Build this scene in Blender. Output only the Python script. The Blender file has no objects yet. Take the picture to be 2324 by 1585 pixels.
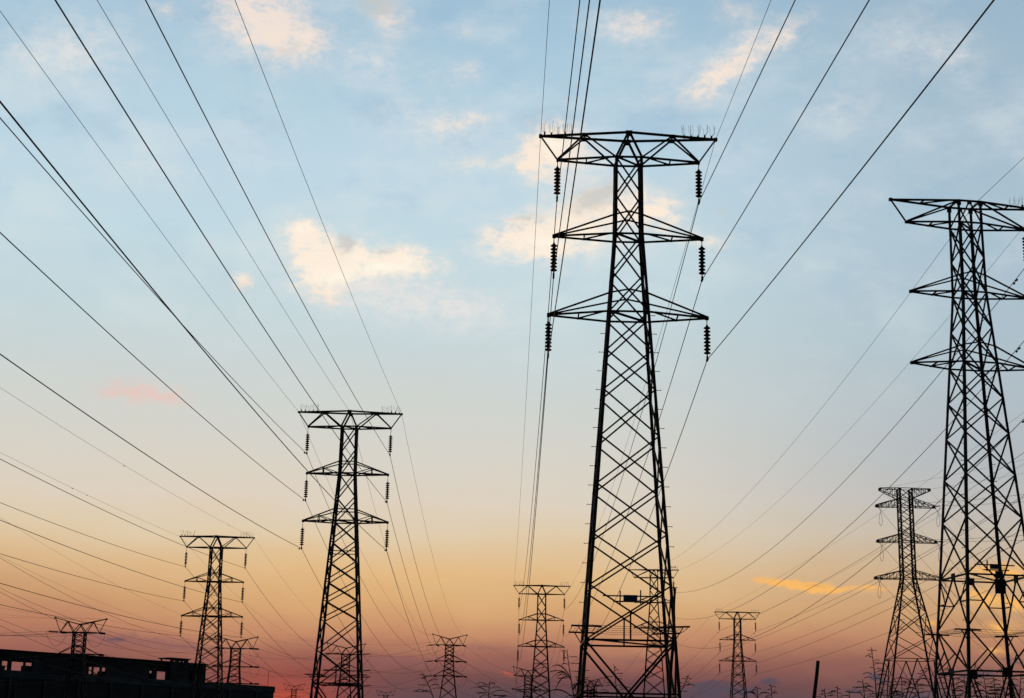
import bpy, math, random
from mathutils import Vector, Matrix

# ------------------------------------------------------------------ camera, world, sun
scene = bpy.context.scene
COL = scene.collection
R = math.radians
F, CX, CY = 3600.0, 1162.0, 792.5            # focal length and centre in a 2324 x 1585 grid
PITCH, ROLL, EYE = R(14.4), 0.0205, 1.6

_u0 = Vector((0, -math.sin(PITCH), math.cos(PITCH)))
_r0 = Vector((1, 0, 0))
FWD = Vector((0, math.cos(PITCH), math.sin(PITCH)))
CUP = _u0 * math.cos(ROLL) - _r0 * math.sin(ROLL)
CRI = _r0 * math.cos(ROLL) + _u0 * math.sin(ROLL)
CAM = Vector((0, 0, EYE))

cd = bpy.data.cameras.new('camera')
cam = bpy.data.objects.new('camera', cd)
COL.objects.link(cam)
cd.sensor_width = 36.0
cd.lens = F / 2324 * 36
cd.clip_start, cd.clip_end = 0.1, 8000
m = Matrix((CRI, CUP, -FWD)).transposed().to_4x4()
m.translation = CAM
cam.matrix_world = m
scene.camera = cam

scene.view_settings.view_transform = 'Standard'
scene.view_settings.look = 'None'
scene.view_settings.exposure = 0.0
scene.view_settings.gamma = 1.0


def ray(px, py):
    return (CRI * ((px - CX) / F) - CUP * ((py - CY) / F) + FWD).normalized()


def at(px, py, Y):
    """Point where the sight line through a grid point meets the vertical plane y = Y."""
    d = ray(px, py)
    return CAM + d * ((Y - CAM.y) / d.y)


def on_plane(px, py, p0, direction):
    """Point where a sight line meets the vertical plane through p0 along a horizontal direction."""
    n = Vector((direction[1], -direction[0], 0))
    d = ray(px, py)
    return CAM + d * ((Vector(p0) - CAM).dot(n) / d.dot(n))


def azel(px, py):
    d = ray(px, py)
    return math.degrees(math.atan2(d.x, d.y)), math.degrees(math.asin(d.z))


def lin(c):
    return tuple(((v / 255) / 12.92 if v / 255 <= 0.04045 else ((v / 255 + 0.055) / 1.055) ** 2.4) for v in c) + (1.0,)


SUN_AZ, SUN_EL = -7.5, 1.2


def make_world():
    w = bpy.data.worlds.new('World')
    scene.world = w
    w.use_nodes = True
    nt = w.node_tree
    for n in list(nt.nodes):
        nt.nodes.remove(n)
    N, Lk = nt.nodes, nt.links

    def node(t, **kw):
        n = N.new(t)
        for k, v in kw.items():
            setattr(n, k, v)
        return n

    def put(sock, v):
        if hasattr(v, 'is_output'):
            Lk.new(v, sock)
        else:
            sock.default_value = v

    def math_(op, a, b=None, c=None, clamp=False):
        n = node('ShaderNodeMath', operation=op, use_clamp=clamp)
        put(n.inputs[0], a)
        if b is not None:
            put(n.inputs[1], b)
        if c is not None:
            put(n.inputs[2], c)
        return n.outputs[0]

    def smooth(v, lo, hi, a=0.0, b=1.0):
        n = node('ShaderNodeMapRange', interpolation_type='SMOOTHSTEP')
        put(n.inputs['Value'], v)
        n.inputs['From Min'].default_value, n.inputs['From Max'].default_value = lo, hi
        n.inputs['To Min'].default_value, n.inputs['To Max'].default_value = a, b
        return n.outputs[0]

    def mix(f, a, b):
        n = node('ShaderNodeMix', data_type='RGBA')
        put(n.inputs[0], f)
        put(n.inputs[6], a)
        put(n.inputs[7], b)
        return n.outputs[2]

    def ramp(v, stops, lo, hi):
        n = node('ShaderNodeValToRGB')
        put(n.inputs[0], smooth_lin(v, lo, hi))
        e = n.color_ramp.elements
        while len(e) > 1:
            e.remove(e[-1])
        for i, (p, c) in enumerate(stops):
            q = min(1, max(0, (p - lo) / (hi - lo)))
            el = e[0] if i == 0 else e.new(q)
            el.position = q
            el.color = lin(c)
        return n.outputs[0]

    def smooth_lin(v, lo, hi):
        n = node('ShaderNodeMapRange')
        put(n.inputs['Value'], v)
        n.inputs['From Min'].default_value, n.inputs['From Max'].default_value = lo, hi
        return n.outputs[0]

    tc = node('ShaderNodeTexCoord')
    sep = node('ShaderNodeSeparateXYZ')
    Lk.new(tc.outputs['Generated'], sep.inputs[0])
    az = math_('MULTIPLY', math_('ARCTAN2', sep.outputs[0], sep.outputs[1]), 57.29578)
    el = math_('MULTIPLY', math_('ARCSINE', sep.outputs[2]), 57.29578)
    comb = node('ShaderNodeCombineXYZ')
    put(comb.inputs[0], az)
    put(comb.inputs[1], el)
    P = comb.outputs[0]

    def noise(scale, detail, rough, stretch=(1, 1, 1), off=(0, 0, 0)):
        mp = node('ShaderNodeMapping')
        Lk.new(P, mp.inputs[0])
        mp.inputs['Location'].default_value = off
        mp.inputs['Scale'].default_value = stretch
        n = node('ShaderNodeTexNoise')
        Lk.new(mp.outputs[0], n.inputs['Vector'])
        n.inputs['Scale'].default_value = scale
        n.inputs['Detail'].default_value = detail
        n.inputs['Roughness'].default_value = rough
        return n

    def warp(amp, nz):
        s = node('ShaderNodeVectorMath', operation='SUBTRACT')
        Lk.new(nz.outputs['Color'], s.inputs[0])
        s.inputs[1].default_value = (0.5, 0.5, 0.5)
        k = node('ShaderNodeVectorMath', operation='MULTIPLY')
        Lk.new(s.outputs[0], k.inputs[0])
        k.inputs[1].default_value = amp
        a = node('ShaderNodeVectorMath', operation='ADD')
        Lk.new(P, a.inputs[0])
        Lk.new(k.outputs[0], a.inputs[1])
        return a.outputs[0]

    W1 = warp((1.9, 1.2, 0), noise(0.55, 6, 0.62, (1, 1.5, 1)))

    def blobs(lst, vec):
        """Sum of soft ellipses given as (x, y, rx, ry, turn in degrees, weight) on the 2324 x 1585 grid."""
        total = None
        for (x, y, rx, ry, t, wgt) in lst:
            a, e = azel(x, y)
            k = 57.29578 / F
            mp = node('ShaderNodeMapping', vector_type='TEXTURE')
            Lk.new(vec, mp.inputs[0])
            mp.inputs['Location'].default_value = (a, e, 0)
            mp.inputs['Rotation'].default_value = (0, 0, R(-t))
            mp.inputs['Scale'].default_value = (rx * k, ry * k, 1000)
            g = node('ShaderNodeTexGradient', gradient_type='QUADRATIC_SPHERE')
            Lk.new(mp.outputs[0], g.inputs[0])
            v = math_('MULTIPLY', g.outputs['Fac'], wgt) if total is None else math_('MULTIPLY_ADD', g.outputs['Fac'], wgt, total)
            total = v
        return total

    # ---- the clear sky: colour by height, cooler and darker to the right
    E_ = lambda y: 14.4 + math.degrees(math.atan((CY - y) / F))
    sky_c = [(-90, (16, 16, 20)), (-2, (34, 34, 46)), (E_(1640), (46, 50, 68)), (E_(1585), (78, 66, 80)), (E_(1545), (104, 70, 77)),
             (E_(1500), (146, 95, 87)), (E_(1445), (190, 135, 104)), (E_(1380), (211, 166, 118)), (E_(1300), (220, 186, 141)),
             (E_(1220), (221, 202, 172)), (E_(1140), (219, 208, 192)), (E_(1040), (213, 210, 200)), (E_(940), (207, 211, 206)),
             (E_(840), (201, 212, 212)), (E_(720), (196, 215, 220)), (E_(560), (193, 217, 226)), (E_(380), (189, 214, 227)),
             (E_(200), (176, 205, 222)), (E_(0), (158, 191, 213)), (38, (104, 142, 182)), (60, (66, 98, 146)), (90, (40, 64, 108))]
    # shift the height a little with azimuth so that bands are not dead level
    nb = noise(0.16, 4, 0.55, (1, 2.2, 1), (3, 7, 0))
    e2 = math_('MULTIPLY_ADD', math_('SUBTRACT', nb.outputs['Fac'], 0.5), 1.7, el)
    lowpart = ramp(e2, [s for s in sky_c if s[0] <= 31 and s[0] >= -2], -2, 31)
    hipart = ramp(el, [s for s in sky_c if s[0] > 24], 24, 90)
    base = mix(smooth(el, 26, 31), lowpart, hipart)
    # right side: cooler, a shade darker
    rt = math_('MULTIPLY', smooth(az, 1.0, 20.0), smooth(el, 4.0, 11.0))
    base = mix(math_('MULTIPLY', rt, 0.62), base, lin((152, 174, 192)))
    rl = math_('MULTIPLY', smooth(az, 4.0, 20.0), smooth(el, 14.0, 6.0))
    base = mix(math_('MULTIPLY', rl, 0.22), base, lin((160, 120, 98)))
    # lower left: the dusk band climbs a little higher
    ll = math_('MULTIPLY', smooth(az, -6.0, -18.0), smooth(el, 7.5, 4.0))
    base = mix(math_('MULTIPLY', ll, 0.35), base, lin((160, 98, 88)))
    # red glow where the sun has gone down
    glow = blobs([(640, 1605, 300, 160, 0, 1.0)], P)
    base = mix(math_('MULTIPLY', glow, 0.7, clamp=True), base, lin((218, 74, 42)))
    glow2 = blobs([(950, 1310, 1000, 150, 0, 1.0)], P)
    base = mix(math_('MULTIPLY', glow2, 0.24, clamp=True), base, lin((238, 182, 102)))

    # ---- thin high veil
    veil = noise(0.22, 8, 0.6, (1, 1.9, 1), (11, 2, 0))
    vm = math_('MULTIPLY', smooth(veil.outputs['Fac'], 0.44, 0.74), smooth(el, 11.0, 17.0))
    base = mix(math_('MULTIPLY', vm, 0.48), base, lin((218, 226, 227)))
    dk = noise(0.2, 7, 0.58, (1, 1.6, 1), (31, 12, 0))
    dm = math_('MULTIPLY', smooth(dk.outputs['Fac'], 0.5, 0.74), smooth(el, 14.0, 20.0))
    base = mix(math_('MULTIPLY', dm, 0.5), base, lin((146, 180, 208)))

    fb = noise(1.15, 9, 0.62, (1, 1.5, 1), (5, 1, 0)).outputs['Fac']
    fine = noise(2.6, 8, 0.6, (1, 1.6, 1), (1, 9, 0)).outputs['Fac']

    W3 = warp((2.3, 1.3, 0), noise(0.75, 8, 0.68, (1, 1.6, 1), (2, 4, 0)))
    fb2 = noise(1.7, 9, 0.66, (1, 1.6, 1), (15, 1, 0)).outputs['Fac']

    def clouds(base, lst, colour, lo, hi, strength, vec=W1, tex=fb, tw=2.0):
        d = blobs(lst, vec)
        d = math_('MULTIPLY', d, math_('MULTIPLY_ADD', tex, tw * 1.25, 1.0 - tw * 0.625))
        return mix(math_('MULTIPLY', smooth(d, lo, hi), strength), base, colour)

    high_col = ramp(el, [(E_(900), (240, 208, 190)), (E_(640), (253, 238, 220)), (E_(300), (250, 232, 214)), (E_(0), (236, 222, 214))], E_(900), E_(0))
    wide = [(150, 120, 380, 170, -10, .75), (330, 380, 330, 110, 0, .5), (1500, 230, 300, 90, 0, .4), (1050, 700, 340, 90, 10, .8), (1900, 250, 300, 120, -15, .45), (850, 140, 220, 110, 0, .6), (2150, 120, 220, 100, 10, .5), (600, 60, 260, 170, 0, .9), (1000, 290, 300, 120, 0, .7), (1300, 360, 200, 150, 0, .9), (760, 600, 300, 190, 10, .8),
            (1330, 530, 420, 150, -8, .9), (1680, 130, 260, 110, -28, .8), (1420, 60, 220, 90, 0, .7), (900, 690, 300, 110, 12, .5),
            (350, 890, 200, 60, 0, .35), (1040, 160, 120, 70, 0, .4), (2000, 70, 260, 90, 10, .35)]
    wide = [(x, y, rx * 1.15, ry * 1.2, t, q) for x, y, rx, ry, t, q in wide]
    base = clouds(base, wide, lin((229, 227, 224)), 0.0, 1.15, 0.9, W3, fb2, 2.2)
    bright = [(625, 70, 190, 130, 8, 1.25), (560, 20, 150, 80, 0, .9), (700, 100, 120, 70, 10, .7), (885, 45, 90, 90, 0, .9),
              (1640, 165, 170, 58, -36, 1.35), (1770, 80, 150, 50, -28, 1.0), (1670, 30, 110, 60, 0, .7), (1450, 50, 150, 62, 0, .8),
              (690, 528, 90, 55, 12, 1.7), (712, 610, 100, 95, 40, 1.35), (780, 602, 140, 70, 6, 1.5), (900, 592, 180, 66, 4, 1.7), (750, 670, 80, 75, 0, .8),
              (1190, 535, 190, 75, -8, 1.5), (1330, 485, 200, 95, -20, 1.6), (1480, 480, 140, 75, 8, 1.5), (1600, 545, 150, 42, 4, .9), (1270, 565, 240, 52, 0, .8),
              (1255, 335, 140, 95, 0, 1.7), (1210, 380, 80, 75, 0, .9), (555, 645, 46, 42, 20, 1.2), (1050, 275, 120, 42, -8, .8), (1080, 370, 150, 48, -8, .8),
              (1050, 70, 90, 40, 0, .5), (1060, 160, 70, 60, 30, .5), (360, 20, 120, 50, 0, .5)]
    bright = [(x, y, rx * 1.18, ry * 1.18, t, q * 1.05) for x, y, rx, ry, t, q in bright]
    base = clouds(base, bright, high_col, 0.0, 1.4, 1.0, W3, fb2, 2.3)
    core = [(760, 628, 120, 40, 0, 1.0), (860, 605, 150, 38, 3, 1.1), (690, 520, 60, 26, 10, .8), (935, 592, 60, 36, 0, .6), (1270, 548, 190, 34, -6, .9), (1265, 335, 80, 60, 0, .9), (1190, 535, 70, 30, 0, .5)]
    base = clouds(base, core, lin((255, 249, 230)), 0.0, 1.2, 0.9, W3, fb2, 2.0)
    shade = [(778, 556, 50, 58, 15, 1.3), (885, 566, 46, 20, 0, .9), (1345, 455, 120, 60, -20, 1.4), (1390, 430, 60, 50, 0, .8), (1190, 500, 110, 18, -14, .8),
             (860, 12, 90, 50, 0, 1.3), (650, 110, 90, 36, 0, .6), (1645, 485, 50, 26, 0, .6)]
    base = clouds(base, shade, lin((198, 198, 194)), 0.0, 1.0, 0.75, W3, fb2, 1.6)
    pink = [(340, 890, 230, 58, 3, 1.0), (280, 885, 110, 40, 0, .6), (560, 650, 34, 30, 20, .6)]
    base = clouds(base, pink, lin((236, 190, 178)), 0.0, 1.3, 0.62, W3, fb2, 2.4)
    gold = [(1850, 1332, 190, 22, 4, .7), (2250, 1345, 190, 90, 0, .12), (1790, 1325, 110, 17, 4, 1.2), (1870, 1338, 100, 16, 4, 1.2), (1740, 1318, 50, 16, 4, .9), (1980, 1336, 70, 16, 2, .9), (2060, 1345, 60, 12, 0, .6),
            (2290, 1300, 130, 40, -8, .95), (2230, 1288, 90, 18, -6, .8), (2300, 1372, 80, 32, 10, .9), (2230, 1360, 70, 40, 20, 1.0), (2270, 1425, 90, 30, 0, .8),
            (2110, 1415, 70, 20, 0, .6), (2260, 1480, 80, 24, 0, .6)]
    W2 = warp((0.75, 0.42, 0), noise(1.5, 6, 0.62, (1, 2.0, 1), (9, 9, 0)))
    base = clouds(base, gold, lin((250, 186, 100)), 0.03, 0.95, 0.92, W2, fine, 2.4)
    mauve = [(420, 1470, 260, 26, 2, .7), (760, 1455, 300, 22, -2, .6), (1100, 1470, 260, 26, 2, .7), (250, 1450, 420, 46, 0, .9), (900, 1500, 420, 40, 0, .8), (1450, 1500, 380, 40, 0, .6), (2100, 1535, 360, 40, 0, .7), (1850, 1330, 90, 10, 4, .5)]
    base = clouds(base, mauve, lin((124, 84, 94)), 0.1, 1.0, 0.6, W2, fine, 1.0)
    dark = [(1640, 1572, 190, 34, -3, 1.2), (1750, 1548, 60, 18, 0, 1.0), (1600, 1552, 90, 16, 0, .9), (1990, 1540, 60, 26, 15, .9), (1940, 1565, 60, 16, 0, .8),
            (2220, 1530, 110, 28, -4, .9), (2300, 1500, 70, 16, 0, .7), (255, 1452, 70, 13, 3, 1.0), (1230, 1590, 260, 26, 0, .8), (2080, 1580, 200, 20, 0, .7)]
    base = clouds(base, dark, lin((72, 72, 92)), 0.12, 0.8, 0.75, W2, fine)
    ember = [(1152, 1530, 40, 13, 8, 1.1), (1500, 1525, 28, 30, 60, .7)]
    base = clouds(base, ember, lin((196, 88, 70)), 0.1, 1.1, 0.6, W2, fine)

    # the half of the sky away from the sunset is much darker
    east = smooth(sep.outputs[1], 0.55, -0.35, 1.0, 0.10)
    bg = node('ShaderNodeBackground')
    mul = node('ShaderNodeVectorMath', operation='SCALE')
    Lk.new(base, mul.inputs[0])
    put(mul.inputs['Scale'], east)
    # a physical dusk sky adds its own faint light on top
    ns = node('ShaderNodeTexSky', sky_type='NISHITA')
    ns.sun_disc = False
    ns.sun_elevation = R(SUN_EL)
    ns.sun_rotation = R(SUN_AZ)
    add = node('ShaderNodeVectorMath', operation='MULTIPLY_ADD')
    Lk.new(ns.outputs[0], add.inputs[0])
    add.inputs[1].default_value = (0.002, 0.002, 0.002)
    Lk.new(mul.outputs[0], add.inputs[2])
    Lk.new(add.outputs[0], bg.inputs['Color'])
    bg.inputs['Strength'].default_value = 1.0
    out = node('ShaderNodeOutputWorld')
    Lk.new(bg.outputs[0], out.inputs['Surface'])
    w.cycles.sampling_method = 'MANUAL'
    w.cycles.sample_map_resolution = 512


make_world()
sd = bpy.data.lights.new('sun', 'SUN')
sd.energy, sd.angle, sd.color = 0.6, R(0.6), (1.0, 0.5, 0.28)
sun = bpy.data.objects.new('sun', sd)
COL.objects.link(sun)
sdir = Vector((math.sin(R(SUN_AZ)) * math.cos(R(SUN_EL)), math.cos(R(SUN_AZ)) * math.cos(R(SUN_EL)), math.sin(R(SUN_EL))))
sun.rotation_euler = sdir.to_track_quat('Z', 'Y').to_euler()
sun.location = (0, 0, 60)


# ------------------------------------------------------------------ materials
def mat(name, c1, c2, scale=3.0, rough=0.75, spec=0.3, metal=0.0):
    mt = bpy.data.materials.new(name)
    mt.use_nodes = True
    nt = mt.node_tree
    b = nt.nodes['Principled BSDF']
    tc = nt.nodes.new('ShaderNodeTexCoord')
    n = nt.nodes.new('ShaderNodeTexNoise')
    n.inputs['Scale'].default_value = scale
    n.inputs['Detail'].default_value = 5
    nt.links.new(tc.outputs['Object'], n.inputs['Vector'])
    r = nt.nodes.new('ShaderNodeValToRGB')
    r.color_ramp.elements[0].position, r.color_ramp.elements[1].position = 0.35, 0.7
    r.color_ramp.elements[0].color, r.color_ramp.elements[1].color = tuple(c1) + (1,), tuple(c2) + (1,)
    nt.links.new(n.outputs['Fac'], r.inputs[0])
    nt.links.new(r.outputs[0], b.inputs['Base Color'])
    b.inputs['Roughness'].default_value = rough
    b.inputs['Specular IOR Level'].default_value = spec
    b.inputs['Metallic'].default_value = metal
    return mt


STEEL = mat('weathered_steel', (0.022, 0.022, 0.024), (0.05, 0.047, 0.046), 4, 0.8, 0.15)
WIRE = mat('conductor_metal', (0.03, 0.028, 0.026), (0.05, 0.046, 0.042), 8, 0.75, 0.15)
PORC = mat('brown_porcelain', (0.018, 0.011, 0.009), (0.03, 0.018, 0.014), 6, 0.6, 0.15)
SIGN = mat('blue_sign_enamel', (0.02, 0.06, 0.12), (0.03, 0.085, 0.16), 5, 0.6, 0.3)
PLATE = mat('black_plate', (0.012, 0.012, 0.013), (0.03, 0.03, 0.03), 5, 0.8, 0.1)
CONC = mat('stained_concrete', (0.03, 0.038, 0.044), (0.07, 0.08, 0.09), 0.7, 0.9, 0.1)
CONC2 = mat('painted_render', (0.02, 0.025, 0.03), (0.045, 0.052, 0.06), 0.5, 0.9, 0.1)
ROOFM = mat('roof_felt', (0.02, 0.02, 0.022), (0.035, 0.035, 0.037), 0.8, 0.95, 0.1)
WOOD = mat('weathered_wood', (0.035, 0.024, 0.017), (0.08, 0.058, 0.04), 7, 0.9, 0.1)
WEED = mat('dry_grass_stem', (0.03, 0.026, 0.012), (0.06, 0.05, 0.024), 20, 0.85, 0.1)
LEAF = mat('grass_blade', (0.02, 0.028, 0.01), (0.045, 0.055, 0.02), 20, 0.8, 0.1)
DIRT = mat('dry_field', (0.02, 0.022, 0.01), (0.06, 0.05, 0.028), 0.25, 0.95, 0.05)


# ------------------------------------------------------------------ mesh helpers
class MB:
    def __init__(self):
        self.v, self.f = [], []

    def add(self, vs, fs):
        o = len(self.v)
        self.v += [tuple(x) for x in vs]
        self.f += [tuple(i + o for i in f) for f in fs]

    def frame(self, a, b, up=None):
        d = (b - a)
        d.normalize()
        u = Vector(up) if up is not None else (Vector((0, 0, 1)) if abs(d.z) < 0.95 else Vector((1, 0, 0)))
        x = d.cross(u)
        if x.length < 1e-5:
            x = d.cross(Vector((0, 1, 0)))
        x.normalize()
        y = x.cross(d)
        y.normalize()
        return x, y

    def bar(self, a, b, w, h=None, up=None):
        a, b = Vector(a), Vector(b)
        if (b - a).length < 1e-6:
            return
        h = h or w
        x, y = self.frame(a, b, up)
        c = [(-w / 2, -h / 2), (w / 2, -h / 2), (w / 2, h / 2), (-w / 2, h / 2)]
        vs = [p + x * cx + y * cy for p in (a, b) for cx, cy in c]
        self.add(vs, [(3, 2, 1, 0), (4, 5, 6, 7), (0, 1, 5, 4), (1, 2, 6, 5), (2, 3, 7, 6), (3, 0, 4, 7)])

    def angle(self, a, b, w, sx, sy, t=None):
        """Steel angle section; its two flanges run from the heel towards sx (x) and sy (y)."""
        a, b = Vector(a), Vector(b)
        t = t or w * 0.14
        c = [(0, 0), (w, 0), (w, t), (t, t), (t, w), (0, w)]
        vs = [p + Vector((sx * cx, sy * cy, 0)) for p in (a, b) for cx, cy in c]
        fs = [(i, (i + 1) % 6, 6 + (i + 1) % 6, 6 + i) for i in range(6)]
        fs += [(5, 4, 3, 2, 1, 0), (6, 7, 8, 9, 10, 11)]
        self.add(vs, fs)

    def box(self, x0, x1, y0, y1, z0, z1):
        self.add([(x, y, z) for z in (z0, z1) for x, y in ((x0, y0), (x1, y0), (x1, y1), (x0, y1))],
                 [(3, 2, 1, 0), (4, 5, 6, 7), (0, 1, 5, 4), (1, 2, 6, 5), (2, 3, 7, 6), (3, 0, 4, 7)])

    def tube(self, pts, r, n=6, taper=None):
        pts = [Vector(p) for p in pts]
        rings = []
        for i, p in enumerate(pts):
            d = pts[min(i + 1, len(pts) - 1)] - pts[max(i - 1, 0)]
            d.normalize()
            x = d.cross(Vector((0, 0, 1)))
            if x.length < 0.02:
                x = d.cross(Vector((0, 1, 0)))
            x.normalize()
            y = x.cross(d)
            rr = r if taper is None else r * taper(i / (len(pts) - 1))
            rings.append([p + (x * math.cos(2 * math.pi * k / n) + y * math.sin(2 * math.pi * k / n)) * rr for k in range(n)])
        vs = [v for ring in rings for v in ring]
        fs = [(i * n + k, i * n + (k + 1) % n, (i + 1) * n + (k + 1) % n, (i + 1) * n + k) for i in range(len(pts) - 1) for k in range(n)]
        fs += [tuple(range(n - 1, -1, -1)), tuple((len(pts) - 1) * n + k for k in range(n))]
        self.add(vs, fs)

    def lathe(self, prof, n=14, org=(0, 0, 0)):
        o = Vector(org)
        vs = [o + Vector((r * math.cos(2 * math.pi * k / n), r * math.sin(2 * math.pi * k / n), z)) for r, z in prof for k in range(n)]
        fs = [(i * n + k, i * n + (k + 1) % n, (i + 1) * n + (k + 1) % n, (i + 1) * n + k) for i in range(len(prof) - 1) for k in range(n)]
        fs += [tuple(range(n - 1, -1, -1)), tuple((len(prof) - 1) * n + k for k in range(n))]
        self.add(vs, fs)

    def build(self, name, material, parent=None, smooth=False):
        me = bpy.data.meshes.new(name)
        me.from_pydata(self.v, [], self.f)
        me.update()
        if smooth:
            for p in me.polygons:
                p.use_smooth = True
        me.materials.append(material)
        o = bpy.data.objects.new(name, me)
        COL.objects.link(o)
        if parent is not None:
            o.parent = parent
        return o


def tag(o, label=None, cat=None, group=None, kind=None):
    if label:
        o['label'] = label
    if cat:
        o['category'] = cat
    if group:
        o['group'] = group
    if kind:
        o['kind'] = kind
    return o


def thing(name, loc, rz=0.0, label=None, cat=None, group=None):
    o = bpy.data.objects.new(name, None)
    COL.objects.link(o)
    o.location = loc
    o.rotation_euler = (0, 0, rz)
    o.empty_display_size = 0.5
    return tag(o, label, cat, group)


# ------------------------------------------------------------------ ground
g = MB()
NR = 48
vs = [(0, 0, 0)]
fs = []
radii = [4, 10, 20, 40, 80, 160, 320, 700, 1500, 4000]
rnd = random.Random(3)
for r in radii:
    for k in range(NR):
        a = 2 * math.pi * k / NR
        z = rnd.uniform(-0.06, 0.04) if r < 200 else rnd.uniform(-0.6, 0.1)
        vs.append((r * math.sin(a), r * math.cos(a), z))
for k in range(NR):
    fs.append((0, 1 + (k + 1) % NR, 1 + k))
for i in range(len(radii) - 1):
    for k in range(NR):
        a, b = 1 + i * NR + k, 1 + i * NR + (k + 1) % NR
        fs.append((a, b, b + NR, a + NR))
g.add(vs, fs)
tag(g.build('ground', DIRT), kind='structure')

# ------------------------------------------------------------------ lattice pylons
# main dimensions of the double-circuit suspension pylon, read at 59 m
YM = 59.0


def halfspan(xl, yl, xr, yr, Y=YM):
    a, b = at(xl, yl, Y), at(xr, yr, Y)
    return (b.x - a.x) / 2


H_TOP = halfspan(1227, 307, 1624, 320)
H_SEC = halfspan(1266, 362, 1586, 373)
H_A2 = halfspan(1257, 534, 1592, 544)
H_A3 = halfspan(1245, 715, 1604, 723)
TOPM = at(1425.5, 313.5, YM)
zM = lambda py, px=1425: at(px, py, YM).z
D_SEC = TOPM.z - zM(367)
D_A2L, D_A2U = TOPM.z - zM(540), TOPM.z - zM(497)
D_A3L, D_A3U = TOPM.z - zM(719), TOPM.z - zM(676)


def body_half(d, ztop):
    """Half width of the suspension pylon's body a distance d below its top."""
    if d <= D_A2L:
        return 0.50 + 0.04 * (d / D_A2L)
    return 0.54 + (d - D_A2L) * 0.0685


def xpanel(mb, z0, h0, z1, h1, w, faces='FBLR', sx=1):
    """An X brace on each face of a tapering square panel."""
    for f in faces:
        for s in (-1, 1):
            if f == 'F':
                a, b = (-s * h0, -h0, z0), (s * h1, -h1, z1)
            elif f == 'B':
                a, b = (-s * h0, h0, z0), (s * h1, h1, z1)
            elif f == 'L':
                a, b = (-h0, -s * h0, z0), (-h1, s * h1, z1)
            else:
                a, b = (h0, -s * h0, z0), (h1, s * h1, z1)
            off = 0.012 * s
            o = {'F': (0, off, 0), 'B': (0, off, 0), 'L': (off, 0, 0), 'R': (off, 0, 0)}[f]
            a, b = Vector(a) + Vector(o), Vector(b) + Vector(o)
            mb.bar(a, b, w)


def ring(mb, z, h, w, cross=False):
    for a, b in (((-h, -h), (h, -h)), ((h, -h), (h, h)), ((h, h), (-h, h)), ((-h, h), (-h, -h))):
        mb.bar((a[0], a[1], z), (b[0], b[1], z), w)
    if cross:
        mb.bar((-h, -h, z + 0.02), (h, h, z + 0.02), w * 0.8)


def arm(mb, zt, zl, zu, half, hl, hu, w, posts):
    """Pair of pointed crossarms: lower chords at zl, upper ties at zu, tips at height zt."""
    for s in (-1, 1):
        tip = Vector((s * half, 0, zt))
        for y in (-1, 1):
            lo = Vector((s * hl, y * hl, zl))
            up = Vector((s * hu, y * hu, zu))
            mb.bar(lo, tip + Vector((0, y * 0.05, 0)), w)
            mb.bar(up, tip + Vector((0, y * 0.05, 0.04)), w * 0.85)
            if posts:
                t = 0.5
                a = lo.lerp(tip, t)
                b = up.lerp(tip, t)
                mb.bar(a, b, w * 0.7)
                mb.bar(b, lo, w * 0.6)
        # lacing between the two lower chords
        f, b = Vector((s * hl, -hl, zl)), Vector((s * hl, hl, zl))
        t = 0.5
        mb.bar(f.lerp(tip, t), b.lerp(tip, t) + Vector((0, 0.06, -0.02)), w * 0.75)
        mb.bar(b.lerp(tip, t), f.lerp(tip, 0.1) + Vector((0, 0, -0.01)), w * 0.75)
        mb.bar(tip + Vector((-0.07, 0, 0)), tip + Vector((0.07, 0, 0)), w * 1.9)
    for y in (-1, 1):
        mb.bar((-hl, y * hl, zl), (hl, y * hl, zl), w)
        mb.bar((-hu, y * hu, zu), (0, y * hu, zu + (0.14 if not posts else 0)), w * 0.8)
        mb.bar((0, y * hu, zu + (0.14 if not posts else 0)), (hu, y * hu, zu), w * 0.8)
    mb.bar((-hl, -hl, zl + 0.01), (hl, hl, zl + 0.01), w * 1.1)


def bird_guard(parent, x, z, s, seed):
    """Stubs with wiry bristles along the outer end of the top arm."""
    rn = random.Random(seed)
    mb = MB()
    for i in range(5):
        px = x - s * (0.16 + i * 0.27)
        h = rn.choice((0.06, 0.12, 0.15))
        mb.bar((px, 0, z), (px, 0, z + h), 0.07)
        for k in range(4):
            t = rn.uniform(-1, 1)
            y = rn.uniform(-0.14, 0.14)
            pts = [(px, 0, z + h), (px + 0.07 * t, y * 0.6, z + h + 0.03), (px + 0.13 * t, y, z + h + 0.12),
                   (px + 0.12 * t, y, z + h + 0.26), (px + 0.15 * t + rn.uniform(-.03, .03), y, z + h + 0.38 + rn.uniform(-.06, .1))]
            mb.tube(pts, 0.0052, 4)
    mb.build('bird_guard', STEEL, parent)


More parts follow.
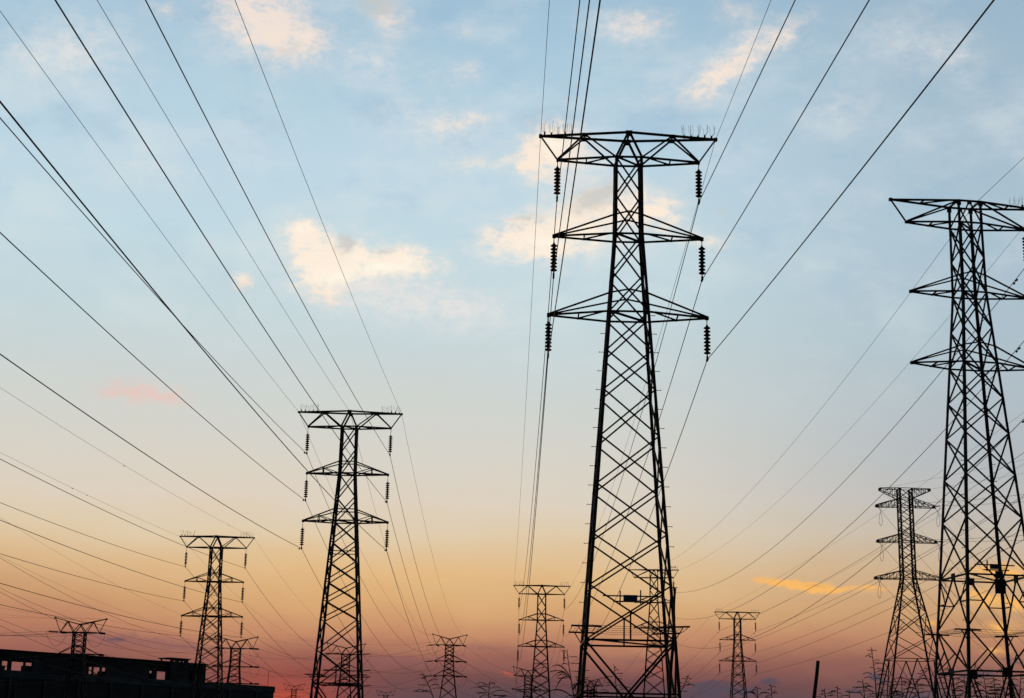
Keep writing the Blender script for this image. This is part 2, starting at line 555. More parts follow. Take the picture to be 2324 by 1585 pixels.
def climb_guard(parent, h, z, w=0.06):
    """Two booms at each side of the legs, strung with barbed wire."""
    for sx in (-1, 1):
        for sy in (-1, 1):
            gmb = MB()
            ln = 0.55 if sy < 0 else 0.52
            gmb.bar((sx * (h + ln), sy * h, z + 0.02 * sx), (sx * (h - ln), sy * h, z - 0.03), w * 1.4, w)
            gmb.bar((sx * h, sy * h, z - 0.5), (sx * (h + 0.3), sy * h, z - 0.02), w * 0.6)
            gmb.build('guard_boom', STEEL, parent)
    b = MB()
    rn = random.Random(7)
    xs = [h + 0.5, h + 0.25, h - 0.1, h - 0.35, h - 0.5]

    def strand(p, q, sag):
        p, q = Vector(p), Vector(q)
        n = 14
        pts = [p.lerp(q, i / n) - Vector((0, 0, sag * 4 * (i / n) * (1 - i / n))) for i in range(n + 1)]
        b.tube(pts, 0.006, 4)
        L = (q - p).length
        for i in range(int(L / 0.14)):
            c = p.lerp(q, (i + 0.5) * 0.14 / L)
            t = (i + 0.5) * 0.14 / L
            c.z -= sag * 4 * t * (1 - t)
            d = Vector((rn.uniform(-.02, .02), rn.uniform(-.03, .03), rn.uniform(.015, .03)))
            b.bar(c - d, c + d, 0.006)
    for i, x in enumerate(xs):
        strand((-x, -h, z), (-x, h, z), 0.02)
        strand((x, -h, z), (x, h, z), 0.02)
    for k in range(5):
        y = -h + 2 * h * k / 4
        strand((-h, y, z + 0.03), (h, y, z + 0.03), 0.05 + 0.015 * k)
    b.build('barbed_wire', WIRE, parent)


def legs(root, prof, w):
    """Four legs, each a mesh of its own, following a list of (z, half width)."""
    for sx in (-1, 1):
        for sy in (-1, 1):
            mb = MB()
            for (za, ha), (zb, hb) in zip(prof[:-1], prof[1:]):
                mb.angle((sx * (ha + w * .3), sy * (ha + w * .3), za), (sx * (hb + w * .3), sy * (hb + w * .3), zb), w, -sx, -sy)
                # splice plates at the joints
                t = 0.35 / max(0.4, abs(za - zb))
                if abs(za - zb) > 2.0:
                    a = Vector((sx * (hb + w * .33), sy * (hb + w * .33), zb))
                    d = Vector((sx * (ha - hb), sy * (ha - hb), za - zb)) * t
                    mb.angle(a - d * 0.0, a + d, w * 1.06, -sx, -sy, w * 0.22)
            # stub foot in the ground
            z0, h0 = prof[0]
            mb.box(sx * (h0 + w) - 0.25, sx * (h0 + w) + 0.25, sy * (h0 + w) - 0.25, sy * (h0 + w) + 0.25, -0.3, 0.12)
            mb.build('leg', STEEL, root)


def step_bolts(root, prof, z0, z1, corners, step=0.74):
    def hw(z):
        for (za, ha), (zb, hb) in zip(prof[:-1], prof[1:]):
            if min(za, zb) <= z <= max(za, zb):
                return ha + (hb - ha) * (z - za) / (zb - za)
        return prof[0][1]
    m1 = MB()
    m1.bar((0, 0, 0), (0.17, 0, 0), 0.02)
    m1.bar((0.17, 0, 0), (0.19, 0, 0), 0.042)
    first = None
    z = z0
    while z < z1:
        for k, (sx, sy) in enumerate(corners):
            zz = z + k * 0.31
            if zz > z1:
                continue
            h = hw(zz) + 0.02
            if first is None:
                o = first = m1.build('step_bolt', STEEL, root)
            else:
                o = first.copy()
                COL.objects.link(o)
            o.location = (sx * h, sy * h, zz)
            o.rotation_euler = (0, 0, 0 if sx > 0 else math.pi)
        z += step


class Tower:
    pass


def suspension_pylon(px, py, Y, label, group, yaw=0.0, panels=None, guard=None, posts=True, spikes=(-1, 1), bottom='x',
                     w=0.1, bolts=None, sx=1.0, waist=6.1, seed=1, girts=True, head='peak', ax=(.94, .92)):
    """Double-circuit pylon with a flat T-shaped head. (px, py) is the middle of its top arm in the grid."""
    top = at(px, py, Y)
    zt = top.z
    T = Tower()
    T.x, T.y, T.yaw, T.zt = top.x, Y, yaw, zt
    root = thing('lattice_pylon', (top.x, Y, 0), yaw, label, 'pylon', group)
    T.root = root
    bh = lambda d: body_half(d, zt)
    z = lambda d: zt - d
    hsec = bh(D_SEC)
    apex = MB()
    # legs
    prof = [(0.0, bh(zt)), (z(D_A3L), bh(D_A3L)), (z(D_A2L), bh(D_A2L)), (z(D_SEC), hsec)]
    full = prof
    nodes = [z(D_A3L)]
    acc = z(D_A3L)
    for p in panels:
        acc -= p
        if acc < waist + 0.8:
            break
        nodes.append(acc)
    nodes.append(waist)
    legprof = [(0.0, bh(zt))] + [(n, bh(zt - n)) for n in reversed(nodes[1::2])]
    legprof = sorted(set(legprof + [(z(D_A3L), bh(D_A3L)), (z(D_A2L), bh(D_A2L)), (z(D_SEC), hsec)]))
    legs(root, legprof, w)
    # bracing of the whole body
    mb = MB()
    bw = w * 0.5
    ups = [D_SEC, (D_SEC + D_A2L) / 2, D_A2L, (D_A2L + D_A3L) / 2, D_A3L]
    for a, b in zip(ups[:-1], ups[1:]):
        xpanel(mb, z(a), bh(a), z(b), bh(b), bw)
    for a, b in zip(nodes[:-1], nodes[1:]):
        xpanel(mb, a, bh(zt - a), b, bh(zt - b), bw)
    if girts:
        a = nodes[2]
        ring(mb, (nodes[1] + nodes[2]) / 2, bh(zt - (nodes[1] + nodes[2]) / 2), bw * .8)
    ring(mb, waist, bh(zt - waist), bw * 1.2, True)
    if bottom == 'x':
        lo = 1.6
        xpanel(mb, waist - 0.03, bh(zt - waist), lo, bh(zt - lo), bw * 1.3)
        f = bh(zt - waist) / (bh(zt - waist) + bh(zt - lo))
        zc = waist + (lo - waist) * f
        ring(mb, zc + 0.015, bh(zt - zc), bw * 1.1)
        # hangers from the crossing of the lowest full panel down to the waist
        za, zb = nodes[-2], nodes[-1]
        fa = bh(zt - za) / (bh(zt - za) + bh(zt - zb))
        zx = za + (zb - za) * fa
        for y in (-1, 1):
            hy = y * bh(zt - zx)
            mb.bar((0, hy, zx), (0, y * bh(zt - waist), waist), bw)
    else:
        hw_ = bh(zt - waist)
        zk = waist - 2.15
        zl = waist - 3.9
        hk, hl = bh(zt - zk), bh(zt - zl)
        ring(mb, zl, hl, bw * 1.3)
        for q in range(4):
            M4 = Matrix.Rotation(q * math.pi / 2, 4, 'Z')
            tf = lambda p: (M4 @ Vector(p))
            for s in (-1, 1):
                mb.bar(tf((0, -hw_, waist)), tf((s * hk, -hk, zk)), bw * 1.0)
                mb.bar(tf((s * hk, -hk, zk)), tf((0, -hl, zl)), bw * 1.0)
                mb.bar(tf((0, -hl, zl)), tf((s * bh(zt), -bh(zt), 0.25)), bw * 1.0)
                # redundant members
                mid = Vector((0, -hw_, waist)).lerp(Vector((s * hk, -hk, zk)), 0.5)
                zm = mid.z
                hm = bh(zt - zm)
                mb.bar(tf(mid), tf((s * hm, -hm, zm)), bw * .8)
                mb.bar(tf(mid), tf((s * hw_ * .97, -hw_, waist - .1)), bw * .7)
                mid2 = Vector((s * hk, -hk, zk)).lerp(Vector((0, -hl, zl)), 0.5)
                hm2 = bh(zt - mid2.z)
                mb.bar(tf(mid2), tf((s * hl, -hl, zl)), bw * .8)
                mid3 = Vector((0, -hl, zl)).lerp(Vector((s * bh(zt), -bh(zt), 0.25)), 0.5)
                mb.bar(tf(mid3), tf((s * hl, -hl, zl)), bw * .8)
            mb.bar(tf((-0.16, -hw_, waist)), tf((0.16, -hw_, waist)), 0.05, 0.3)
            mb.bar(tf((-0.2, -hl, zl)), tf((0.2, -hl, zl)), 0.05, 0.32)
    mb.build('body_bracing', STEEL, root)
    # the flat head: diamond-shaped top arm
    cw = w * 0.62
    hd = MB()
    apx = []
    if head == 'peak':
        for y in (-1, 1):
            A = Vector((0, y * hsec * 0.95, zt + 0.05))
            apx.append(A)
            for s in (-1, 1):
                tip = Vector((s * H_TOP * sx, 0, zt))
                tip2 = Vector((s * H_SEC * sx, 0, z(D_SEC)))
                leg = Vector((s * hsec, y * hsec, z(D_SEC)))
                mid = A.lerp(tip, 0.5)
                hd.bar(A, tip, cw * 1.15)
                hd.bar(leg, A + Vector((s * 0.03, 0, 0)), cw * 1.2)
                hd.bar(leg, tip2 + Vector((0, y * .05, 0)), cw)
                hd.bar(mid, tip2 + Vector((0, y * .05, .03)), cw * .85)
                hd.bar(mid, leg, cw * .85)
                hd.bar(mid + Vector((-.1, 0, -.03)), mid + Vector((.1, 0, -.03)), .04, .17, (0, 0, 1))
            hd.bar(Vector((-hsec, y * hsec, z(D_SEC))), Vector((hsec, y * hsec, z(D_SEC))), cw)
            hd.bar((-.13, A.y, zt), (.13, A.y, zt), .05, .24, (0, 0, 1))
        hd.bar(apx[0], apx[1], cw)
    else:
        hb_ = 0.5
        for y in (-1, 1):
            apx.append(Vector((0, y * hb_, zt)))
            hd.bar((-hb_, y * hb_, zt), (hb_, y * hb_, zt), cw * 1.1)
            hd.bar((-.1, y * hb_, zt - .06), (.1, y * hb_, zt - .06), .04, .2, (0, 0, 1))
            for s in (-1, 1):
                tip, tip2 = Vector((s * H_TOP * sx, 0, zt)), Vector((s * H_SEC * sx, 0, z(D_SEC)))
                lt, leg = Vector((s * hb_, y * hb_, zt)), Vector((s * hsec, y * hsec, z(D_SEC)))
                hd.bar(lt, tip, cw * 1.1)
                hd.bar(leg, lt + Vector((0, 0, .04)), w * .8)
                hd.bar(leg, tip2 + Vector((0, y * .05, 0)), cw)
                hd.bar(lt, tip2 + Vector((0, y * .05, .03)), cw * .9)
                hd.bar(leg, (0, y * hb_, zt - .02), cw * .75)
                hd.bar(lt + Vector((-.1, y * .02, -.1)), lt + Vector((.1, y * .02, -.1)), .04, .24, (0, 0, 1))
            hd.bar(Vector((-hsec, y * hsec, z(D_SEC))), Vector((hsec, y * hsec, z(D_SEC))), cw)
        for s in (-1, 1):
            hd.bar((s * hb_, -hb_, zt + .005), (s * hb_, hb_, zt + .005), cw)
            f, b = Vector((s * hb_, -hb_, zt)), Vector((s * hb_, hb_, zt))
            tip = Vector((s * H_TOP * sx, 0, zt))
            hd.bar(f.lerp(tip, .5), b.lerp(tip, .5) + Vector((0, .05, .02)), cw * .75)
            hd.bar(b.lerp(tip, .52), f.lerp(tip, .1), cw * .75)
    for s in (-1, 1):
        tip = Vector((s * H_TOP * sx, 0, zt))
        tip2 = Vector((s * H_SEC * sx, 0, z(D_SEC)))
        hd.bar(tip, tip2, cw * .8)
        f, b = Vector((s * hsec, -hsec, z(D_SEC))), Vector((s * hsec, hsec, z(D_SEC)))
        hd.bar(f.lerp(tip2, .5), b.lerp(tip2, .5) + Vector((0, .06, -.02)), cw * .7)
        hd.bar(b.lerp(tip2, .5), f.lerp(tip2, .1) + Vector((0, 0, -.01)), cw * .7)
        hd.bar(tip + Vector((-.07, 0, 0)), tip + Vector((.07, 0, 0)), .13)
        hd.bar(tip2 + Vector((-.05, 0, 0)), tip2 + Vector((.05, 0, 0)), .11)
        if head == 'peak':
            hd.bar(apx[0].lerp(tip, .5), apx[1].lerp(tip, .5), cw * .7)
    hd.bar((-hsec, -hsec, z(D_SEC) + .01), (hsec, hsec, z(D_SEC) + .01), cw * .9)
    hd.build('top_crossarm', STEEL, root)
    for (dl, du, hf) in ((D_A2L, D_A2U, H_A2 * ax[0]), (D_A3L, D_A3U, H_A3 * ax[1])):
        am = MB()
        arm(am, z(dl), z(dl), z(du), hf * sx, bh(dl), bh(du), cw * .95, posts)
        am.build('crossarm', STEEL, root)
    for s in spikes:
        bird_guard(root, s * H_TOP * sx, zt + 0.03, s, seed + s)
    if bolts:
        step_bolts(root, full, 7.3, z(D_A3L), bolts)
    if guard:
        climb_guard(root, bh(zt - guard), guard)
    # attachment points in the world
    rot = Matrix.Rotation(yaw, 4, 'Z')
    T.w = lambda p: (rot @ Vector(p)) + Vector((top.x, Y, 0))
    T.earth = {s: T.w((s * H_TOP * sx, 0, zt)) for s in (-1, 1)}
    T.apex = T.w((0.0, 0, zt + 0.05))
    T.tips = {}
    for i, (d, hf) in enumerate(((D_SEC, H_SEC), (D_A2L, H_A2 * ax[0]), (D_A3L, H_A3 * ax[1]))):
        for s in (-1, 1):
            T.tips[(i, s)] = T.w((s * hf * sx, 0, z(d) - 0.03))
    T.bh = lambda zz: bh(zt - zz)
    return T


# suspension insulator strings: one proto per link length, then copies
def make_string(link, n=8, pitch=0.142, rad=0.136):
    r = thing('insulator_string', (0, 0, 0))
    a = MB()
    a.tube([(0, 0, 0.02), (0, 0, -link)], 0.016, 6)
    a.lathe([(0.03, -0.06), (0.045, -0.02), (0.03, 0.03)], 8)
    a.lathe([(0.02, -link - .02), (0.04, -link + .02), (0.02, -link + .06)], 8)
    a.build('hanger_link', STEEL, r)
    z = -link
    for k in range(n):
        d = MB()
        d.lathe([(0.03, z), (0.06, z - 0.008), (0.066, z - 0.04), (0.09, z - 0.045), (rad, z - 0.078), (rad, z - 0.098), (rad * .72, z - 0.118), (0.04, z - 0.122), (0.022, z - pitch)], 14)
        d.build('disc', PORC, r, True)
        z -= pitch
    c = MB()
    c.lathe([(0.018, z - .16), (0.05, z - .12), (0.028, z - .06), (0.02, z)], 8)
    c.bar((0, -.17, z - .2), (0, .17, z - .2), 0.07, 0.09)
    c.build('clamp', STEEL, r)
    return r, -(z - .2)


PROTO = {}


def hang_string(p, yaw, link, label, group):
    if link not in PROTO:
        r, ln = make_string(link)
        PROTO[link] = [r, ln, False]
    pr = PROTO[link]
    r = pr[0]
    if not pr[2]:
        pr[2] = True
        o = r
    else:
        o = r.copy()
        COL.objects.link(o)
        for ch in list(r.children):
            c = ch.copy()
            COL.objects.link(c)
            c.parent = o
    o.location = p
    o.rotation_euler = (0, 0, yaw)
    tag(o, label, 'insulator', group)
    return Vector(p) - Vector((0, 0, pr[1]))


LV = ['top', 'middle', 'lowest']
SD = {-1: 'left', 1: 'right'}


def hang_all(T, phrase, link, sides=(-1, 1)):
    T.clamp = {}
    for i in range(3):
        for s in sides:
            T.clamp[(i, s)] = hang_string(T.tips[(i, s)], T.yaw, link,
                                          'disc insulator string under the %s %s arm of %s' % (LV[i], SD[s], phrase),
                                          'insulator strings hanging from the pylons')
    for k in T.tips:
        T.clamp.setdefault(k, T.tips[k])


# ------------------------------------------------------------------ cables
def span(a, b, sag, n=36):
    a, b = Vector(a), Vector(b)
    return [a.lerp(b, i / n) - Vector((0, 0, sag * 4 * (i / n) * (1 - i / n))) for i in range(n + 1)]


def toward(a, px, py, direction, length, k):
    """Cable leaving a along a horizontal direction, seen to pass the grid point (px, py); k = curvature in 1/m."""
    d = Vector((direction[0], direction[1], 0)).normalized()
    a = Vector(a)
    p = on_plane(px, py, a, d)
    s1 = (p - a).dot(d)
    slope = ((p.z - a.z) - k * s1 * s1) / s1
    n = 60
    return [a + d * (length * i / n) + Vector((0, 0, slope * (length * i / n) + k * (length * i / n) ** 2)) for i in range(n + 1)]


def cable(paths, r, label, cat, group, dampers=(), sleeve=None, name='power_line', ds=1.0):
    """paths: one or two point lists that start at the same clamp; the far one first, reversed."""
    pts = list(paths[0])
    if len(paths) > 1:
        pts = list(reversed(paths[0])) + list(paths[1])[1:]
    mb = MB()
    mb.tube(pts, r, 6)
    if sleeve:
        mb.tube(sleeve, r * 1.14, 8)
    o = mb.build(name, WIRE)
    tag(o, label, cat, group)
    for (p, d) in dampers:
        d = Vector(d).normalized()
        p = Vector(p)
        m2 = MB()
        dn = Vector((0, 0, -0.09 * ds))
        m2.bar(p, p + dn, 0.03 * ds)
        m2.tube([p + dn - d * .2 * ds, p + dn + d * .2 * ds], 0.008, 5)
        m2.tube([p + dn - d * .26 * ds, p + dn - d * .13 * ds], 0.04 * ds, 8)
        m2.tube([p + dn + d * .13 * ds, p + dn + d * .26 * ds], 0.04 * ds, 8)
        m2.build('vibration_damper', STEEL, o)
    return o


def along(path, dist):
    s = 0
    for a, b in zip(path[:-1], path[1:]):
        L = (b - a).length
        if s + L >= dist:
            return a.lerp(b, (dist - s) / L), (b - a)
        s += L
    return path[-1], path[-1] - path[-2]


GP = 'lattice pylons of the suspension lines'
PANEL_M = [1.55, 1.55, 1.80, 1.82, 1.88, 1.87, 2.0, 2.0, 2.0]
PANEL_L = [1.36, 1.36, 1.28, 1.24, 1.24, 2.0, 2.0, 2.0, 2.0, 2.0]

M = suspension_pylon(1425.5, 313.5, YM, 'tallest black lattice pylon, centre right, with a blue plate low on its braces', GP,
                     panels=PANEL_M, guard=6.2, posts=False, bolts=((-1, 1), (1, -1)), waist=5.7, seed=11, girts=False, w=0.115, ax=(1, 1))
L = suspension_pylon(795, 938, 105, 'large left lattice pylon, a V-horned pylon seen through its base', GP,
                     panels=PANEL_L, guard=6.45, w=0.138, waist=5.9, seed=21, bolts=((-1, 1), (1, -1)))
L2 = suspension_pylon(493, 1219.5, 149, 'lattice pylon rising in front of the right end of the black factory', GP,
                      panels=PANEL_L, w=0.135, waist=3.5, seed=31)
C = suspension_pylon(1230, 1330.5, 197, 'small centre pylon with a flat top, just left of the tallest pylon', GP,
                     panels=PANEL_L, w=0.14, waist=4.6, seed=41, sx=1.0)
RS = suspension_pylon(1673, 1390.5, 247, 'lone small pylon with a flat top between tallest pylon and short post', GP,
                      panels=PANEL_L, w=0.14, waist=6.0, seed=51)
B = suspension_pylon(1484, 1294, 205, 'flat-topped pylon directly behind the tallest one, seen through its legs', GP, yaw=R(-6),
                     panels=PANEL_L, w=0.13, waist=6.0, seed=61, spikes=(1,), sx=0.9, head='box')
RT = suspension_pylon(2189, 465, 66.5, 'big cut-off pylon at the right edge, its left arms carrying no insulators', GP, yaw=R(8),
                      panels=PANEL_M, guard=6.95, posts=False, bottom='k', waist=9.2, w=0.113, head='box', sx=.985, bolts=((-1, -1), (1, 1)), spikes=(1,), seed=71, girts=False)

hang_all(M, 'the tallest pylon', 0.28)
hang_all(L, 'the large left pylon', 0.47)
hang_all(L2, 'the pylon at the factory end', 0.47)
hang_all(C, 'the small centre pylon', 0.47)
hang_all(RS, 'the lone small pylon', 0.47)
hang_all(B, 'the pylon behind the tallest one', 0.47, (1,))
hang_all(RT, 'the cut-off pylon', 0.28, (1,))

# blue plate with its rails on the tallest pylon, and the plates on the pylon at the right edge


def on_face(T, px, py, off=0.07):
    """Grid point -> (x, y, z) in the pylon's own frame, on the front face."""
    inv = Matrix.Rotation(-T.yaw, 4, 'Z')
    hh = 1.5
    for _ in range(6):
        n = Matrix.Rotation(T.yaw, 4, 'Z') @ Vector((0, -1, 0))
        c = Vector((T.x, T.y, 0)) + n * (hh + off)
        d = ray(px, py)
        p = CAM + d * ((c - CAM).dot(n) / d.dot(n))
        hh = T.bh(p.z)
    q = inv @ (p - Vector((T.x, T.y, 0)))
    return q


def sign(T, plate, rails, bars):
    r = MB()
    for (xa, xb, yy) in rails:
        a, b = on_face(T, xa, yy), on_face(T, xb, yy)
        b.z = a.z
        b.y = a.y
        r.bar(a, b, .045)
    for (xx, ya, yb) in bars:
        a, b = on_face(T, xx, ya, .12), on_face(T, xx, yb, .12)
        b.y = a.y
        r.bar(a, b, .045)
    sg = r.build('sign_rail', STEEL, T.root)
    x0, x1, y0, y1 = plate
    a, b = on_face(T, x0, y0, .11), on_face(T, x1, y1, .11)
    p = MB()
    p.box(a.x, b.x, a.y - .02, a.y, b.z, a.z)
    p.build('sign_plate', SIGN, sg)


sign(M, (1414.7, 1446.6, 1350.5, 1366), [(1368, 1492, 1352), (1391, 1469, 1365)], [(1407.5, 1341, 1372), (1454, 1340, 1371)])
sign(RT, (2246, 2273.5, 1280, 1292.5), [(2212, 2302, 1281), (2232, 2290, 1293)], [(2240.5, 1272, 1297)])
pl = MB()
a, b = on_face(RT, 2257, 1314, .14), on_face(RT, 2284, 1348, .14)
pl.box(a.x, b.x, a.y - .03, a.y, b.z, a.z)
pl.build('warning_plate', PLATE, RT.root)

# ---- the tallest pylon's line: behind the camera - pylon - small pylon left of it
GW = 'cables of the power lines'
dM = Vector((M.x - C.x, M.y - C.y, 0)).normalized()
edge = {(0, -1): (1316, 0), (1, -1): (1338, 0), (2, -1): (1362, 0), (0, 1): (1805, 0), (1, 1): (1973, 0), (2, 1): (2256, 0)}
nameM = 'of the tallest pylon, rising out of the top of the sky'
for (i, s), e in edge.items():
    back = toward(M.clamp[(i, s)], e[0], e[1], dM, 118, 0.00028)
    fore = span(M.clamp[(i, s)], C.clamp[(i, s)], 3.4)
    dm = []
    slv = None
    if (i, s) == (2, 1):
        slv = None
    cable([fore, back], 0.0165, '%s %s conductor %s' % (LV[i], SD[s], nameM), 'power line', GW, dm, slv)
for s, e in ((-1, (1247, 0)), (1, (1750, 0))):
    back = toward(M.earth[s], e[0], e[1], dM, 118, 0.0002)
    fore = span(M.earth[s], C.earth[s], 2.4)
    cable([fore, back], 0.009, 'thin %s earth wire over the top arm of the tallest pylon' % SD[s], 'earth wire', GW, name='earth_wire')

# ------------------------------------------------------------------ older tension pylons with V-shaped heads
GV = 'V-horned tension pylons along the horizon'


def tension_pylon(px, py, Y, label, yaw=0.0, k=1.0, w=0.165, hm=(1, 1, 1, 1)):
    top = at(px, py, Y)
    zt = top.z
    T = Tower()
    T.x, T.y, T.yaw, T.zt = top.x, Y, yaw, zt
    root = thing('tension_pylon', (top.x, Y, 0), yaw, label, 'pylon', GV)
    T.root = root
    d_ap, d_sec, d2, d3 = 0.8 * k, 1.83 * k, 4.62 * k, 7.2 * k
    z = lambda d: zt - d
    b0 = 0.75 * k

    def bh(d):
        if d < d2:
            return b0
        return b0 + (d - d2) * (0.095 if d < d3 else 0.0) + (0 if d < d3 else (d3 - d2) * 0.095 + (d - d3) * 0.125)
    prof = [(0, bh(zt)), (z(d3), bh(d3)), (z(d2), bh(d2)), (z(d_sec), b0)]
    legs(root, prof, w)
    mb = MB()
    bw = w * .5
    lv = [d_sec + (d2 - d_sec) * i / 4 for i in range(4)] + [d2 + (d3 - d2) * i / 3 for i in range(4)]
    d = d3
    stp = 1.9
    while d + stp < zt - 2:
        d += stp
        stp *= 1.12
        lv.append(d)
    lv.append(zt - .3)
    for a, b in zip(lv[:-1], lv[1:]):
        xpanel(mb, z(a), bh(a), z(b), bh(b), bw)
    ring(mb, z(d2), bh(d2), bw)
    ring(mb, z(d3), bh(d3), bw)
    mb.build('body_bracing', STEEL, root)
    hd = MB()
    ht, hs = 3.3 * k * hm[0], 2.65 * k * hm[1]
    cw = w * .6
    for y in (-1, 1):
        A = Vector((0, y * b0 * .9, z(d_ap)))
        for s in (-1, 1):
            tip, tip2 = Vector((s * ht, 0, zt)), Vector((s * hs, 0, z(d_sec)))
            leg = Vector((s * b0, y * b0, z(d_sec)))
            mid = A.lerp(tip, .5)
            hd.bar(A, tip, cw)
            hd.bar(leg, A, cw)
            hd.bar(leg, tip2, cw)
            hd.bar(mid, tip2, cw * .8)
            hd.bar(mid, leg, cw * .8)
        hd.bar((-b0, y * b0, z(d_sec)), (b0, y * b0, z(d_sec)), cw)
    hd.bar((0, -b0 * .9, z(d_ap)), (0, b0 * .9, z(d_ap)), cw * 1.6)
    for s in (-1, 1):
        hd.bar((s * ht, 0, zt), (s * hs, 0, z(d_sec)), cw * .8)
        hd.bar((s * ht - .12, 0, zt), (s * ht + .12, 0, zt), .2)
        hd.bar((s * hs - .1, 0, z(d_sec)), (s * hs + .1, 0, z(d_sec)), .18)
    hd.build('top_crossarm', STEEL, root)
    for dd, hf in ((d2, 2.85 * k * hm[2]), (d3, 3.0 * k * hm[3])):
        am = MB()
        arm(am, z(dd), z(dd), z(dd - .95 * k), hf, bh(dd), bh(dd - .95 * k), cw, False)
        am.build('crossarm', STEEL, root)
    rot = Matrix.Rotation(yaw, 4, 'Z')
    T.w = lambda p: (rot @ Vector(p)) + Vector((top.x, Y, 0))
    T.earth = {s: T.w((s * ht, 0, zt)) for s in (-1, 1)}
    T.tips = {}
    for i, (dd, hf) in enumerate(((d_sec, hs), (d2, 2.85 * k * hm[2]), (d3, 3.0 * k * hm[3]))):
        for s in (-1, 1):
            T.tips[(i, s)] = T.w((s * hf, 0, z(dd)))
    T.apex = T.w((0, 0, z(d_ap)))
    return T


T1 = tension_pylon(184, 1404, 200, 'V-horned pylon with its legs dark against the factory front', yaw=R(4), hm=(1.0, .95, .9, .9), k=.95)
T2 = tension_pylon(537, 1445, 252, 'V-horned pylon just right of the factory-end lattice pylon', yaw=R(4))
T3 = tension_pylon(786, 1461, 280, 'V-horned pylon seen through the base of the large left pylon', yaw=R(4), hm=(1.0, 1, 1, 1))
T4 = tension_pylon(1021, 1440.5, 285, 'clear V-horned pylon standing free between the large left and small centre pylons', yaw=R(3), hm=(.92, .9, .9, .9))
T5 = tension_pylon(668, 1552, 500, 'tiny V-horned pylon in the red glow past the factory wall', yaw=R(5), w=.17)
T6 = tension_pylon(876, 1567, 560, 'tiniest V-horned pylon, only its head above the lower edge', yaw=R(5), w=.17)
T7 = tension_pylon(1199, 1514, 335, 'V-horned pylon half hidden behind the small centre pylon', yaw=R(4), hm=(.95, .95, 1, 1))
T8 = tension_pylon(1341, 1537, 338, 'low V-horned pylon framed by the left legs of the tallest pylon', yaw=R(4), hm=(.95, .95, 1, 1))

GS = 'strain insulators of the tension pylons'


SPROTO = []


def strain(tip, toward_pt, label, size=1.0, kind=0):
    """Thick horizontal insulator at an arm tip, pulled towards a point; returns where the cable begins."""
    tip, q = Vector(tip), Vector(toward_pt)
    d = (q - tip).normalized()
    if not SPROTO:
        o = thing('strain_insulator', tip)
        mb = MB()
        mb.tube([(0, 0, 0), (0, 0, .3)], .025, 6)
        mb.tube([(0, 0, 1.45), (0, 0, 1.75)], .03, 6)
        mb.build('end_link', STEEL, o)
        mb = MB()
        prof = [(0.05, .28)]
        for kk in range(8):
            z0 = .3 + kk * .146
            prof += [(.06, z0), (.14, z0 + .045), (.14, z0 + .06), (.06, z0 + .1)]
        prof += [(.05, 1.48)]
        mb.lathe(prof, 10)
        mb.build('disc_stack', PORC, o)
        SPROTO.append(o)
    else:
        s0 = SPROTO[0]
        o = s0.copy()
        COL.objects.link(o)
        for ch in list(s0.children):
            c = ch.copy()
            COL.objects.link(c)
            c.parent = o
    o.location = tip
    o.rotation_euler = d.to_track_quat('Z', 'Y').to_euler()
    o.scale = (size * (.6 if size < 1 else 1), size * (.6 if size < 1 else 1), size)
    tag(o, label, 'insulator', GS)
    return tip + d * 1.75 * size


def jumper(a, b, tip, drop, label):
    a, b = Vector(a), Vector(b)
    n = 16
    pts = []
    for i in range(n + 1):
        t = i / n
        p = a.lerp(b, t)
        p.z -= drop * math.sin(math.pi * t) ** 0.7
        pts.append(p)
    cable([pts], 0.017, label, 'jumper cable', 'jumper loops at the tension pylons', name='jumper_loop')


TP = {'T1': 'the factory-front V pylon', 'T2': 'the factory-end V pylon', 'T3': 'the large left pylon\'s V pylon',
      'T4': 'the clear V pylon', 'T7': 'the half-hidden V pylon', 'T8': 'the low framed V pylon'}
TT = {'T1': T1, 'T2': T2, 'T3': T3, 'T4': T4, 'T7': T7, 'T8': T8}
OFF = Tower()
OFF.tips = {(i, s): Vector((-100 + s * 1.0, 172 + s * 2.5, 15.5 - i * 2.7)) for i in range(3) for s in (-1, 1)}
OFF.earth = {s: Vector((-100 + s, 172 + 2.5 * s, 17.5)) for s in (-1, 1)}
chain = ['OFF', 'T1', 'T2', 'T3', 'T4', 'T7', 'T8']
TT['OFF'] = OFF
ends = {}
for a, b in zip(chain[:-1], chain[1:]):
    A, Bt = TT[a], TT[b]
    for s in (-1, 1):
        for i in range(3):
            pa, pb = A.tips[(i, s)], Bt.tips[(i, s)]
            sd_ = 'near' if s < 0 else 'far'
            if a != 'OFF':
                qa = strain(pa, pb, 'strain insulator on the %s %s arm of %s, pulled right' % (LV[i], SD[s], TP[a]))
            else:
                qa = pa
            qb = strain(pb, pa, 'strain insulator on the %s %s arm of %s, pulled left' % (LV[i], SD[s], TP[b]))
            ends[(a, 'R', i, s)] = qa
            ends[(b, 'L', i, s)] = qb
            where = ('from the left edge to %s' % TP[b]) if a == 'OFF' else 'from %s to %s' % (TP[a], TP[b])
            cable([span(qa, qb, 0.9 + 0.012 * (pb - pa).length)], 0.016, '%s %s cable %s' % (LV[i], 'left-arm' if s < 0 else 'right-arm', where), 'power line', GW)
    sgn = 1
    where = ('from the left edge to %s' % TP[b]) if a == 'OFF' else 'from %s to %s' % (TP[a], TP[b])
    cable([span(A.earth[sgn], Bt.earth[sgn], 0.8)], 0.009, 'thin earth wire %s' % where, 'earth wire', GW, name='earth_wire')
